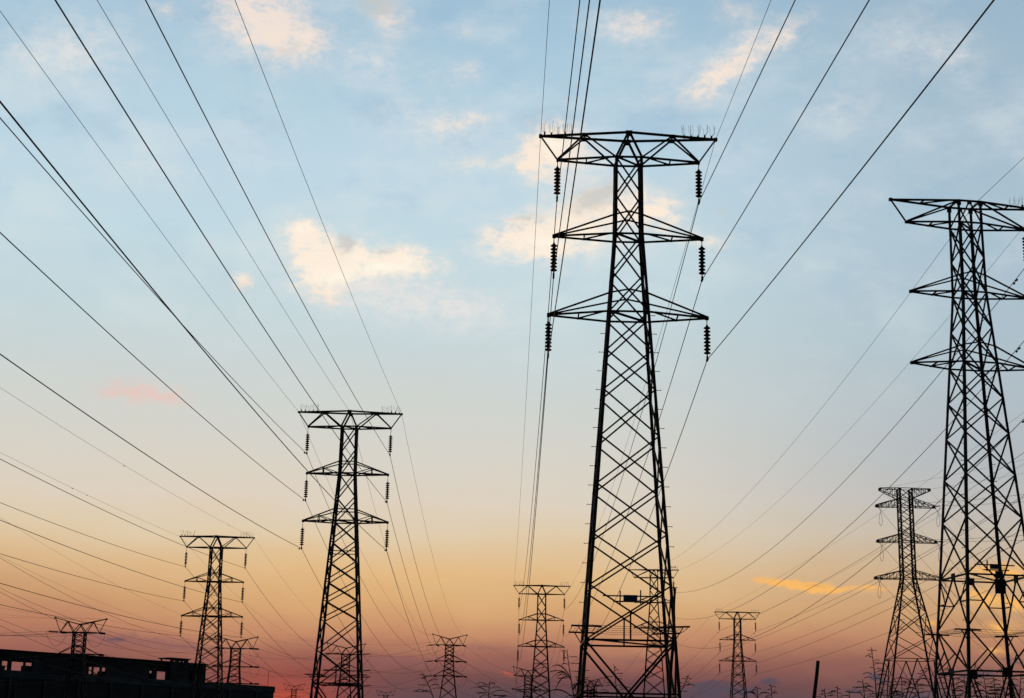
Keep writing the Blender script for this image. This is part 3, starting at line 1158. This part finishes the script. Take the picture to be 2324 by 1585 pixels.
for t in chain[1:-1]:
    for s in (-1, 1):
        for i in range(3):
            jumper(ends[(t, 'L', i, s)], ends[(t, 'R', i, s)], TT[t].tips[(i, s)], 1.7, 'jumper loop under the %s %s arm of %s' % (LV[i], SD[s], TP[t]))

# ---- the large left pylon's line: over the camera - pylon - V-horned pylon beyond
dL = Vector((L.x - T4.x, L.y - T4.y, 0)).normalized()
dL = Vector((dL.x * 0.5, dL.y, 0)).normalized()
dL = Vector((0, -1, 0))
edgeL = {(0, -1): (0, 268), (1, -1): (0, 528), (2, -1): (0, 804), (0, 1): (330, 0), (1, 1): (125, 0), (2, 1): (0, 231)}
for (i, s), e in edgeL.items():
    back = toward(L.clamp[(i, s)], e[0], e[1], dL, 150, 0.00028)
    fore = span(L.clamp[(i, s)], T4.tips[(i, s)], 5.5)
    dm = [along(back, 1.1)] if (s < 0 or i > 0) else []
    cable([fore, back], 0.0165, '%s %s conductor of the large left pylon, crossing the upper left sky' % (LV[i], SD[s]), 'power line', GW, dm)
for s, e in ((-1, (0, 25)), (1, (533, 0))):
    back = toward(L.earth[s], e[0], e[1], dL, 150, 0.0002)
    fore = span(L.earth[s], T4.earth[s], 4.2)
    cable([fore, back], 0.0095, 'thin %s earth wire over the top arm of the large left pylon' % SD[s], 'earth wire', GW, name='earth_wire')
back = toward(L.apex, 220, 0, dL, 150, 0.0002)
cable([span(L.apex, T4.earth[-1], 4.6), back], 0.0095, 'thin middle earth wire over the peak of the large left pylon', 'earth wire', GW, name='earth_wire')

# ---- the factory-end pylon's line
dL2 = Vector((0, -1, 0))
edge2 = {(0, -1): (0, 1141), (1, -1): (0, 1257), (2, -1): (0, 1372.6), (0, 1): (0, 1042), (1, 1): (0, 1180.6), (2, 1): (0, 1324)}
for (i, s), e in edge2.items():
    back = toward(L2.clamp[(i, s)], e[0], e[1], dL2, 150, 0.00028)
    fore = span(L2.clamp[(i, s)], T3.tips[(i, s)], 3.6)
    cable([fore, back], 0.0165, '%s %s conductor of the pylon at the factory end, sagging to the left edge' % (LV[i], SD[s]), 'power line', GW)
for s, e in ((-1, (0, 1027)), (1, (0, 880))):
    back = toward(L2.earth[s], e[0], e[1], dL2, 150, 0.0002)
    fore = span(L2.earth[s], T3.earth[s], 2.6)
    cable([fore, back], 0.0075, 'thin %s earth wire over the pylon at the factory end' % SD[s], 'earth wire', GW, [along(back, q) for q in ((5, 14, 52) if s > 0 else (34, 38, 72))], name='earth_wire', ds=.5)

# ---- the right-edge pylon's line down to the pylon behind the tallest one
dR = Vector((0.30, -1, 0)).normalized()
for i in range(3):
    a = RT.clamp[(i, 1)]
    back = [a + dR * t + Vector((0, 0, 0.01 * t + 0.00028 * t * t)) for t in range(0, 90, 3)]
    fore = span(a, B.clamp[(i, 1)], (3.9, 4.0, 4.1)[i])
    cable([fore, back], 0.0165, '%s conductor from the cut-off pylon at the right edge, sagging down left' % LV[i], 'power line', GW, [along(fore, 1.6)])
back = [RT.earth[1] + dR * t + Vector((0, 0, 0.01 * t + 0.0002 * t * t)) for t in range(0, 90, 3)]
cable([span(RT.earth[1], B.earth[1], 2.6), back], 0.0075, 'thin right earth wire from the cut-off pylon at the right edge', 'earth wire', GW, name='earth_wire')
apx = RT.w((0.42, -.2, RT.zt + .03))
back = toward(apx, 2324, 358, dR, 60, 0.0002)
cable([span(apx, B.apex, 2.6), back], 0.0095, 'earth wire with a dark sleeve crossing the cut-off pylon\'s peak', 'earth wire', GW,
      sleeve=[along(back, 0.2)[0], along(back, 1.2)[0]], name='earth_wire')
for i in range(3):
    cable([span(B.clamp[(i, 1)], T8.tips[(i, 1)], 2.6)], 0.015, '%s conductor running on behind the pylon seen through the tallest one' % LV[i], 'power line', GW)

# ---- on from the small pylon left of the tallest
for i in range(3):
    for s in (-1, 1):
        cable([span(C.clamp[(i, s)], T7.tips[(i, s)], 2.4)], 0.015, '%s %s conductor falling away behind the small centre pylon' % (LV[i], SD[s]), 'power line', GW)

# ---- the lone small pylon's line
FB = {(i, s): Vector((31 + s * 2.8, 402, 18.0 - i * 2.9)) for i in range(3) for s in (-1, 1)}
G3 = lambda x, y: (1490 + .359 * x, 1049 + .359 * y)
dS = Vector((0.04, -1, 0)).normalized()
trk = {(0, -1): G3(1380, 560), (0, 1): G3(1380, 742), (1, -1): G3(1380, 770), (1, 1): G3(1520, 842), (2, -1): G3(1520, 905), (2, 1): G3(1490, 1068)}
for i in range(3):
    for s in (-1, 1):
        a = RS.clamp[(i, s)]
        fb = span(a, FB[(i, s)], 3.4)
        e = trk[(i, s)]
        cable([fb, toward(a, e[0], e[1], dS, 188, 0.00028)], 0.0165,
              '%s %s conductor of the lone small pylon, climbing to the right edge' % (LV[i], SD[s]), 'power line', GW, [along(fb, 1.2)])
for s in (-1, 1):
    e = G3(1395, 335) if s < 0 else G3(1388, 575)
    cable([span(RS.earth[s], Vector((31 + s * 3.3, 402, 21.5)), 2.6), toward(RS.earth[s], e[0], e[1], dS, 188, 0.0002)], 0.0085,
          'thin %s earth wire over the lone small pylon' % SD[s], 'earth wire', GW, name='earth_wire')

# ---- lines from beyond the left edge down to the V-horned pylons by the factory
for t, TW, xo, yo in (('T2', T2, -50, 118), ('T1', T1, -70, 118)):
    for i in range(3):
        for s in (-1, 1):
            a = Vector((xo + s * 2.8, yo, 20.8 - i * 2.95 if t == 'T2' else 18.0 - i * 2.9))
            cable([span(TW.tips[(i, s)], a, 3.4)], 0.0155, '%s %s conductor slanting in from the left edge to %s' % (LV[i], SD[s], TP[t]), 'power line', GW)
    for s in (-1, 1):
        a = Vector((xo + s * 3.3, yo, 23.5 if t == 'T2' else 20.5))
        cable([span(TW.earth[s], a, 2.4)], 0.008, 'thin %s earth wire slanting in from the left edge to %s' % (SD[s], TP[t]), 'earth wire', GW, name='earth_wire')


# ------------------------------------------------------------------ the stocky tension pylon at the right
def stocky_pylon(px, py, Y, label):
    top = at(px, py, Y)
    zt = top.z
    k = (at(px + 100, py, Y) - top).length / 100      # metres per grid unit there
    u = k * 0.596 / 1.843                              # metres per detail-crop unit
    T = Tower()
    T.x, T.y, T.yaw, T.zt = top.x, Y, 0, zt
    root = thing('stocky_pylon', (top.x, Y, 0), 0.0, label, 'pylon', 'angle pylons')
    T.root = root
    z = lambda q: zt - (q - 112) * u * 1.0
    hw_pts = [(112, 44), (740, 45), (850, 66), (960, 88), (1140, 124), (1290, 152), (1550, 200), (1790, 245)]

    def hw(q):
        for (a, x), (b, y) in zip(hw_pts[:-1], hw_pts[1:]):
            if a <= q <= b:
                return (x + (y - x) * (q - a) / (b - a)) * u
        return 245 * u
    qb = 112 + zt / u
    hb = (245 + (qb - 1790) * 0.18) * u
    legs(root, [(0, hb), (z(1550), hw(1550)), (z(1140), hw(1140)), (z(740), hw(740)), (z(112), hw(112))], 0.17)
    mb = MB()
    w = 0.064
    qs = [112, 182, 235, 300, 365, 430, 482, 550, 617, 685, 737]
    for a, b in zip(qs[:-1], qs[1:]):
        xpanel(mb, z(a), hw(a), z(b), hw(b), w)
    for q in (112, 182, 235, 430, 482, 685, 737):
        ring(mb, z(q), hw(q), w)
    big = [(737, 850), (850, 975), (975, 1140)]
    for a, b in big:
        xpanel(mb, z(a), hw(a), z(b), hw(b), w * 1.25)
        # short redundant members
        m_ = (a + b) / 2
        for sx in (-1, 1):
            for sy in (-1, 1):
                h1, h2, h3 = hw(a + (b - a) * .35), hw(m_), hw(a + (b - a) * .75)
                mb.bar((sx * h1, sy * h1, z(a + (b - a) * .35)), (sx * h2 * .55, sy * h2, z(a + (b - a) * .30)), w * .7)
                mb.bar((sx * h3, sy * h3, z(a + (b - a) * .75)), (sx * h2 * .55, sy * h2, z(a + (b - a) * .72)), w * .7)
                mb.bar((sx * h3, sy * h3, z(a + (b - a) * .75)), (sx * h2 * .6, sy * h2, z(a + (b - a) * .4)), w * .7)
                mb.bar((sx * h2, sy * h3, z(a + (b - a) * .62)), (sx * h2, sy * h2 * .5, z(a + (b - a) * .66)), w * .7)
    # lowest bay: an A on each face with a belt at its peak
    ring(mb, z(1290), hw(1290), w * 1.2)
    xpanel(mb, z(1140), hw(1140), z(1290), hw(1290), w * .01 + w * 1.1)
    for q4 in range(4):
        M4 = Matrix.Rotation(q4 * math.pi / 2, 4, 'Z')
        tf = lambda p: M4 @ Vector(p)
        for s in (-1, 1):
            foot = Vector((s * hb, -hb, 0.2))
            pk = Vector((0, -hw(1290), z(1290)))
            mb.bar(tf(pk), tf(foot), w * 1.4)
            lg = Vector((s * hw(1290), -hw(1290), z(1290)))
            for t in (.2, .4, .6, .8):
                mb.bar(tf(pk.lerp(foot, t)), tf(lg.lerp(foot, t)), w * .7)
                mb.bar(tf(pk.lerp(foot, t)), tf(lg.lerp(foot, t - .19)), w * .7)
    mb.build('body_bracing', STEEL, root)

    def boxarm(qt, qlow, qup, half, name, down=True):
        for s in (-1, 1):
            am = MB()
            tip = Vector((s * half * u, 0, z(qt)))
            for y in (-1, 1):
                lo, up = Vector((s * hw(qlow), y * hw(qlow), z(qlow))), Vector((s * hw(qup), y * hw(qup), z(qup)))
                e = Vector((0, y * .25, 0))
                am.bar(lo, tip + e - Vector((0, 0, .12)), w * 1.1)
                am.bar(up, tip + e + Vector((0, 0, .12)), w * 1.1)
                prev = None
                for t in (.25, .5, .75):
                    a, b = lo.lerp(tip + e, t), up.lerp(tip + e, t)
                    am.bar(a, b, w * .7)
                    c = up if prev is None else prev
                    am.bar(a, c, w * .7)
                    prev = b
            for t in (.2, .4, .6, .8):
                for base in (qlow, qup):
                    f, b = Vector((s * hw(base), -hw(base), z(base))), Vector((s * hw(base), hw(base), z(base)))
                    am.bar(f.lerp(tip, t), b.lerp(tip, t), w * .6)
                    am.bar(f.lerp(tip, t), b.lerp(tip, t - .2), w * .6)
            am.bar(tip + Vector((0, -.3, 0)), tip + Vector((0, .3, 0)), .2, .26)
            am.build(name, STEEL, root)
    boxarm(118, 182, 112, 173, 'top_crossarm')
    tips = {}
    for i, (qt, qup, half) in enumerate(((235, 182, 204), (482, 430, 206), (737, 685, 232))):
        boxarm(qt, qt + 3, qup, half * .98, 'crossarm')
        for s in (-1, 1):
            tips[(i, s)] = Vector((top.x + s * half * u * .98, Y, z(qt)))
    T.tips = tips
    T.earth = {s: Vector((top.x + s * 173 * u, Y, zt)) for s in (-1, 1)}
    return T


TA = stocky_pylon(2052.5, 1110, 165, 'stocky wide-based lattice pylon with thick box arms, left of the right-edge pylon')
tp = 'the stocky pylon'
for i in range(3):
    for s in (-1, 1):
        tip = TA.tips[(i, s)]
        near = Vector((66 + s * 3.0, 92, 24.5 - i * 3.6))
        far = Vector((118 + s * 4, 330, 14.5 - i * 4.0 + 6))
        qa = strain(tip, near, 'grey strain insulator on the %s %s arm of %s, pulled up right' % (LV[i], SD[s], tp), .75)
        qb = strain(tip, far, 'grey strain insulator on the %s %s arm of %s, pulled down right' % (LV[i], SD[s], tp), .75)
        cable([span(qa, near, 1.6)], 0.0155, '%s %s cable from %s rising behind the cut-off pylon' % (LV[i], SD[s], tp), 'power line', GW)
        cable([span(qb, far, 3.5)], 0.0155, '%s %s cable from %s falling to the right edge' % (LV[i], SD[s], tp), 'power line', GW)
        n = 22
        pts = []
        for t in range(n + 1):
            v = t / n
            e = 4 * v * (1 - v)
            p = qa.lerp(qb, v)
            c = tip + Vector((.38 + (v - .5) * .5, 0, -.35 - 1.75 * e ** .5))
            pts.append(p.lerp(c, min(1.0, e * 2.2)))
        cable([pts], 0.018, 'long hanging jumper loop under the %s %s arm of %s' % (LV[i], SD[s], tp), 'jumper cable', 'jumper loops at the tension pylons', name='jumper_loop')
for s in (-1, 1):
    e = TA.earth[s]
    cable([span(e, Vector((66 + s * 3, 92, 29.0)), 1.0)], 0.008, 'thin earth wire from the %s horn of %s rising right' % (SD[s], tp), 'earth wire', GW, name='earth_wire')
    cable([span(e, Vector((118 + s * 3, 330, 27.0)), 2.5)], 0.008, 'thin earth wire from the %s horn of %s falling right' % (SD[s], tp), 'earth wire', GW, name='earth_wire')


# ------------------------------------------------------------------ factory at the lower left
FP0 = Vector((-65.0, 202.0, 0))
FD = Vector((29.3, 36.0, 0)).normalized()
FN = Vector((-FD.y, FD.x, 0))                 # away from the viewer


def fac(px, py, off=0.0):
    p = on_plane(px, py, FP0 + FN * off, FD)
    return (p - FP0).dot(FD), p.z


fr = thing('factory', FP0, math.atan2(FD.y, FD.x), 'long black factory block with an open roof gallery and a small roof hut', 'factory')
# local frame: x along the front, y away from the viewer (depth), z up
z_par = fac(0, 1520)[1]
s_end = fac(622, 1557)[0]
z_roof = fac(0, 1475, 1.0)[1]
z_under = fac(30, 1494, 1.2)[1]
s_gal = fac(468, 1512, 1.2)[0]
S0 = -40.0
b = MB()
b.box(S0, s_end, 0, 26, 0, z_par - 0.9)
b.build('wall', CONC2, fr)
b = MB()
b.box(S0 - .1, s_end + .12, -.12, 26.1, z_par - 0.9, z_par)
b.build('parapet', CONC, fr)
x = S0 + 2
while x < s_end - 1:
    b = MB()
    b.box(x, x + .35, -.2, 0.0, 0, z_par - .903)
    b.build('pilaster', CONC, fr)
    x += 5.2
b = MB()
b.box(S0, s_gal, 1.2, 9.0, z_under, z_roof)
b.box(S0 - .2, s_gal + .15, 1.0, 9.2, z_roof + .003, z_roof + .12)
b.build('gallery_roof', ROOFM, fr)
# gallery front: solid panels between the see-through openings
ops = [(-26, -14), (5, 19), (22, 55), (59, 74), (195, 229), (233, 242), (341, 348), (358, 379), (431, 440)]
cuts = sorted((fac(a, 1505, 1.2)[0], fac(c, 1505, 1.2)[0]) for a, c in ops)
b = MB()
cur = S0
for a, c in cuts:
    if a > cur:
        b.box(cur, a, 1.2, 1.45, z_par - .02, z_under)
    cur = c
b.box(cur, s_gal, 1.2, 1.45, z_par - .02, z_under)
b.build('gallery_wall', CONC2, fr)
b = MB()
b.box(s_gal - .25, s_gal, 1.5, 9.0, z_par - .02, z_under)
b.build('gallery_end_wall', CONC2, fr)
# ledge pieces and boxes seen inside the openings
for a, c, t in ((59, 74, .5), (195, 203, .75), (233, 249, .45), (341, 352, .55), (-2, 12, .4)):
    b = MB()
    b.box(fac(a, 1505, 1.9)[0], fac(c, 1505, 1.9)[0], 1.9, 2.9, z_par - .9, z_par + (z_under - z_par) * t)
    b.build('roof_tank', CONC, fr)
x = S0 + 1
while x < s_gal - 1:
    b = MB()
    b.box(x, x + .22, 8.6, 8.82, z_par - .9, z_under)
    b.build('column', STEEL, fr)
    x += 4.4
for a, c in cuts:
    if c - a > 1.0:
        b = MB()
        b.bar((a + .1, 3.2, z_par), (c - .1, 3.2, z_under), .07)
        b.bar(((a + c) / 2, 3.2, z_par - .5), ((a + c) / 2, 3.2, z_under), .09)
        b.build('steel_brace', STEEL, fr)
# roof hut with three small openings, standing proud of the gallery front
t0, t1 = fac(388, 1500, .5)[0], fac(428, 1500, .5)[0]
zt_ = fac(407, 1494, .5)[1]
ow = t1 - t0
oz0, oz1 = fac(407, 1508, .5)[1], fac(407, 1500.5, .5)[1]
zb_ = z_par + .01
hu = MB()
edges = [t0, t0 + ow * .16, t0 + ow * .27, t0 + ow * .47, t0 + ow * .57, t0 + ow * .68, t0 + ow * .78, t1]
hu.box(t0, t1, .5, .7, zb_, oz0)
hu.box(t0, t1, .5, .7, oz1, zt_ - .15)
for k in range(0, 8, 2):
    hu.box(edges[k], edges[k + 1], .5, .7, oz0, oz1)
hut = hu.build('roof_hut', CONC2, fr)
for xx in (t0, t1 - .2):
    hp = MB()
    hp.box(xx, xx + .2, 2.6, 2.8, z_roof + .13, zt_ - .15)
    hp.build('hut_post', CONC2, hut)
hu = MB()
hu.box(t0 - .25, t1 + .25, .3, 3.0, zt_ - .147, zt_)
hu.build('hut_roof', ROOFM, hut)
b = MB()
b.tube([(s_end - .9, .4, z_par), (s_end - .9, .4, z_par + 2.2)], .035, 6)
b.build('mast', STEEL, fr)
b = MB()
xs = fac(31, 1560)[0]
b.tube([(xs, -.32, 0), (xs, -.32, z_par - 1.4)], .14, 8)
b.build('downpipe', CONC, fr)

# ------------------------------------------------------------------ posts
p0, p1 = at(1517, 1640, 50), at(1533, 1335, 50)
dd_ = (p1 - p0)
base = p0 - dd_ * (p0.z / dd_.z) if abs(dd_.z) > 1e-6 else p0
mb = MB()
rn = random.Random(5)
n = 14
pts = [base.lerp(p1, i / n) + Vector((rn.uniform(-.02, .02), rn.uniform(-.02, .02), 0)) for i in range(n + 1)]
pts[0].z = -0.3
mb.tube(pts, 0.062, 10, lambda t: 1.25 - .62 * t)
o = mb.build('wooden_pole', WOOD, None, True)
tag(o, 'slim dark wooden pole leaning beside the tallest pylon\'s right leg', 'pole')
mb = MB()
mb.bar(p1 + Vector((-.05, -.06, -1.35)), p1 + Vector((-.75, -.06, -1.3)), .035)
mb.build('cross_bracket', WOOD, o)

q0, q1 = at(1847, 1600, 26), at(1855.5, 1500, 26)
dd_ = q1 - q0
base = q0 - dd_ * (q0.z / dd_.z)
mb = MB()
pts = [base.lerp(q1, i / 16) + Vector((math.sin(i * .9) * .008, 0, 0)) for i in range(17)]
pts[0].z = -.3
mb.tube(pts, .03, 10, lambda t: 1.05 + .12 * math.sin(9 * t) * .4 - .12 * t)
o = mb.build('wooden_post', WOOD, None, True)
tag(o, 'short weathered wooden post leaning right against the dusky sky', 'post')

# ------------------------------------------------------------------ tall grass and weeds near the camera
GG = 'tall grass stalks along the bottom edge'


def blade(mb, base, tip, droop, w, n=7):
    base, tip = Vector(base), Vector(tip)
    side = (tip - base).cross(Vector((0, 1, 0)))
    if side.length < 1e-5:
        side = Vector((1, 0, 0))
    side.normalize()
    thick = Vector((0, w * .12, 0))
    A = []
    for i in range(n + 1):
        t = i / n
        p = base.lerp(tip, t) + Vector((0, 0, droop * 4 * t * (1 - t)))
        ww = w * (0.35 + 1.3 * t) * (1 - t) ** .8 if i < n else 0.0003
        A.append((p, max(ww, .0004)))
    vs = []
    for p, ww in A:
        vs += [p + side * ww, p + thick, p - side * ww, p - thick]
    fs = []
    for i in range(n):
        for k in range(4):
            fs.append((i * 4 + k, i * 4 + (k + 1) % 4, i * 4 + 4 + (k + 1) % 4, i * 4 + 4 + k))
    mb.add(vs, fs)


def weed(base_px, top, Y, label, heads=9, leaves=4, seed=0, hl=60, lean=0.0, spread=1.0, lw=3.0):
    """Grass stalk with a branched seed head; sizes of head and blades in grid units at its distance."""
    rn = random.Random(seed)
    T_ = at(top[0], top[1], Y)
    Bx = at(base_px, 1585, Y).x
    u = Y / 3600
    H = T_.z
    root = thing('weed', (Bx, Y, 0), 0, label, 'weed', GG)
    dx = T_.x - Bx

    def stem(d):
        """point a distance d (grid units) below the top"""
        t = max(0.0, 1 - d * u / H)
        q = min(1.0, max(0.0, 1 - d / 130.0))
        return Vector((dx * q ** 2 + lean * u * (1 - q) * q * 2, .03 * math.sin(3 * t), H * t - abs(dx) * .12 * q ** 3))
    mb = MB()
    ds = [0, 8, 18, 30, 45, 60, 80, 100, 130, 200, 400, 700, H / u]
    mb.tube([stem(d) for d in reversed(ds)], .0026, 5, lambda t: 1.5 - 1.05 * t)
    mb.build('stem', WEED, root)
    hd = MB()
    for k in range(heads):
        f = (k + .4 + rn.uniform(-.35, .35)) / heads
        f = max(.02, f)
        p = stem(hl * f)
        s = (1 if k % 2 else -1) * (1 if rn.random() < .8 else -1)
        ln = (5 + 30 * f ** .8) * spread * rn.uniform(.45, 1.35) * u
        up = rn.uniform(-.1, .75)
        yy = rn.uniform(-.5, .5)
        def br(v, p=p, s=s, ln=ln, up=up, yy=yy):
            return p + Vector((s * ln * v, ln * yy * v, ln * (up * 1.9 * v - up * 1.5 * v * v)))
        hd.tube([br(v / 5) for v in range(6)], .0008, 4)
        m = max(2, int(ln / u / 5))
        for j in range(m):
            v = .3 + .72 * (j + .5) / m
            c = br(v)
            d = (br(min(1.05, v + .12)) - br(v - .05)).normalized() * (.0048 + .002 * rn.random()) + Vector((0, 0, rn.uniform(-.0025, .0015)))
            hd.tube([c - d * .9, c - d * .3, c + d * .3, c + d], .0017, 4, lambda t: .35 if t < .1 or t > .9 else 1.0)
    for j in range(5):
        c = stem(3.2 * j)
        hd.tube([c, c + Vector((rn.uniform(-.003, .003), 0, .006)), c + Vector((rn.uniform(-.004, .004), 0, .010))], .0016, 4, lambda t: 1 - .6 * t)
    hd.build('seed_head', WEED, root)
    for k in range(leaves):
        p = stem(hl * .55 + rn.uniform(0, 1) * (1610 - top[1] - hl * .4))
        s = (1 if k % 2 else -1) if rn.random() < .85 else 0.2
        ln = rn.uniform(34, 62) * spread * u
        tip = p + Vector((s * ln * rn.uniform(.5, 1), rn.uniform(-.02, .02), ln * rn.uniform(-.55, .35)))
        lm = MB()
        blade(lm, p, tip, ln * rn.uniform(.18, .32), lw * u * .5)
        lm.build('leaf', LEAF, root)
    return root


W = [
    (1309, (1287, 1476), 7.0, 'tall arching grass with drooping blades beside the small centre pylon', 9, 11, 101, 70, -14, 1.25, 5.0),
    (1318, (1327, 1515), 7.4, 'leafy grass stem against the left legs of the tallest pylon', 7, 6, 102, 45, 5, .9, 3.5),
    (992, (960, 1527), 7.6, 'grass seed head bending left before the clear V pylon', 11, 2, 103, 52, 6, 1.0, 2.5),
    (1100, (1112, 1546), 7.8, 'bushy low grass tuft between the clear V pylon and the small centre pylon', 10, 8, 104, 36, 5, 1.1, 3.0),
    (1402, (1394, 1512), 8.0, 'slender upright seed head within the tallest pylon\'s legs', 10, 3, 106, 56, 0, .9, 2.5),
    (1362, (1352, 1552), 8.0, 'small grass stem over the low framed V pylon', 7, 4, 107, 30, 4, .9, 2.5),
    (1528, (1563, 1531), 7.8, 'feathery seed head leaning right beside the slim wooden pole', 10, 3, 109, 40, 0, .75, 2.5),
    (1991, (1978, 1472), 7.2, 'tallest herringbone seed stalk between the short post and the stocky pylon', 22, 3, 110, 112, 0, 1.0, 3.0),
    (1972, (1958, 1545), 7.0, 'leafy tuft at the foot of the herringbone stalk', 6, 9, 111, 34, -5, 1.0, 4.0),
    (2012, (2022, 1556), 7.1, 'grass tuft hidden just right of the herringbone stalk\'s foot', 6, 6, 126, 30, -5, .9, 3.0),
    (2066, (2110, 1512), 7.6, 'arching grass leaning right before the stocky pylon\'s legs', 10, 7, 112, 60, -22, 1.1, 3.5),
    (2050, (2046, 1538), 7.6, 'grass stem at the stocky pylon\'s left foot', 7, 5, 113, 40, 0, .9, 3.0),
    (2090, (2082, 1545), 7.6, 'fine grass stem inside the stocky pylon\'s feet', 8, 5, 127, 40, 0, .9, 3.0),
    (2168, (2152, 1515), 7.4, 'grass clump behind the cut-off pylon\'s left leg', 11, 6, 114, 60, 0, 1.0, 3.0),
    (2196, (2216, 1503), 7.7, 'feathery stalk bending right under the belt of the cut-off pylon', 11, 6, 115, 62, 0, .9, 3.0),
    (2200, (2188, 1540), 7.5, 'short bushy stalk low inside the cut-off pylon\'s legs', 11, 6, 128, 44, 0, 1.0, 3.0),
    (2240, (2232, 1528), 7.3, 'dense grass head between the cut-off pylon\'s two front legs', 14, 7, 116, 60, 5, 1.1, 3.0),
    (2258, (2256, 1540), 7.2, 'bushy grass head touching the dense one from the right', 13, 7, 129, 48, 5, 1.1, 3.0),
    (2284, (2274, 1518), 7.5, 'many-headed grass stalk one short of the frame corner', 15, 6, 117, 70, 0, 1.0, 3.0),
    (2312, (2318, 1530), 7.1, 'last grass stalk at the right edge of the frame', 13, 6, 118, 60, 0, 1.0, 3.0),
    (1874, (1872, 1566), 7.8, 'tiny grass tip right of the short wooden post', 6, 3, 119, 18, 0, .6, 2.5),
    (1930, (1928, 1570), 7.8, 'short leafy grass tip left of the leafy tuft', 4, 4, 120, 14, 0, .6, 2.5),
    (1756, (1750, 1556), 7.9, 'small dark grass tip right of the lone small pylon', 7, 3, 121, 26, 0, .6, 2.5),
    (1726, (1718, 1560), 8.0, 'small dark grass tip touching the lone small pylon\'s foot', 7, 4, 122, 22, 0, .7, 2.5),
    (1904, (1900, 1560), 8.0, 'spiky grass tip midway between short post and herringbone stalk', 7, 3, 123, 22, 0, .6, 2.5),
    (1198, (1208, 1552), 7.9, 'thin grass stems at the foot of the small centre pylon', 8, 5, 124, 30, 0, .9, 2.5),
]
for w_ in W:
    weed(*w_)
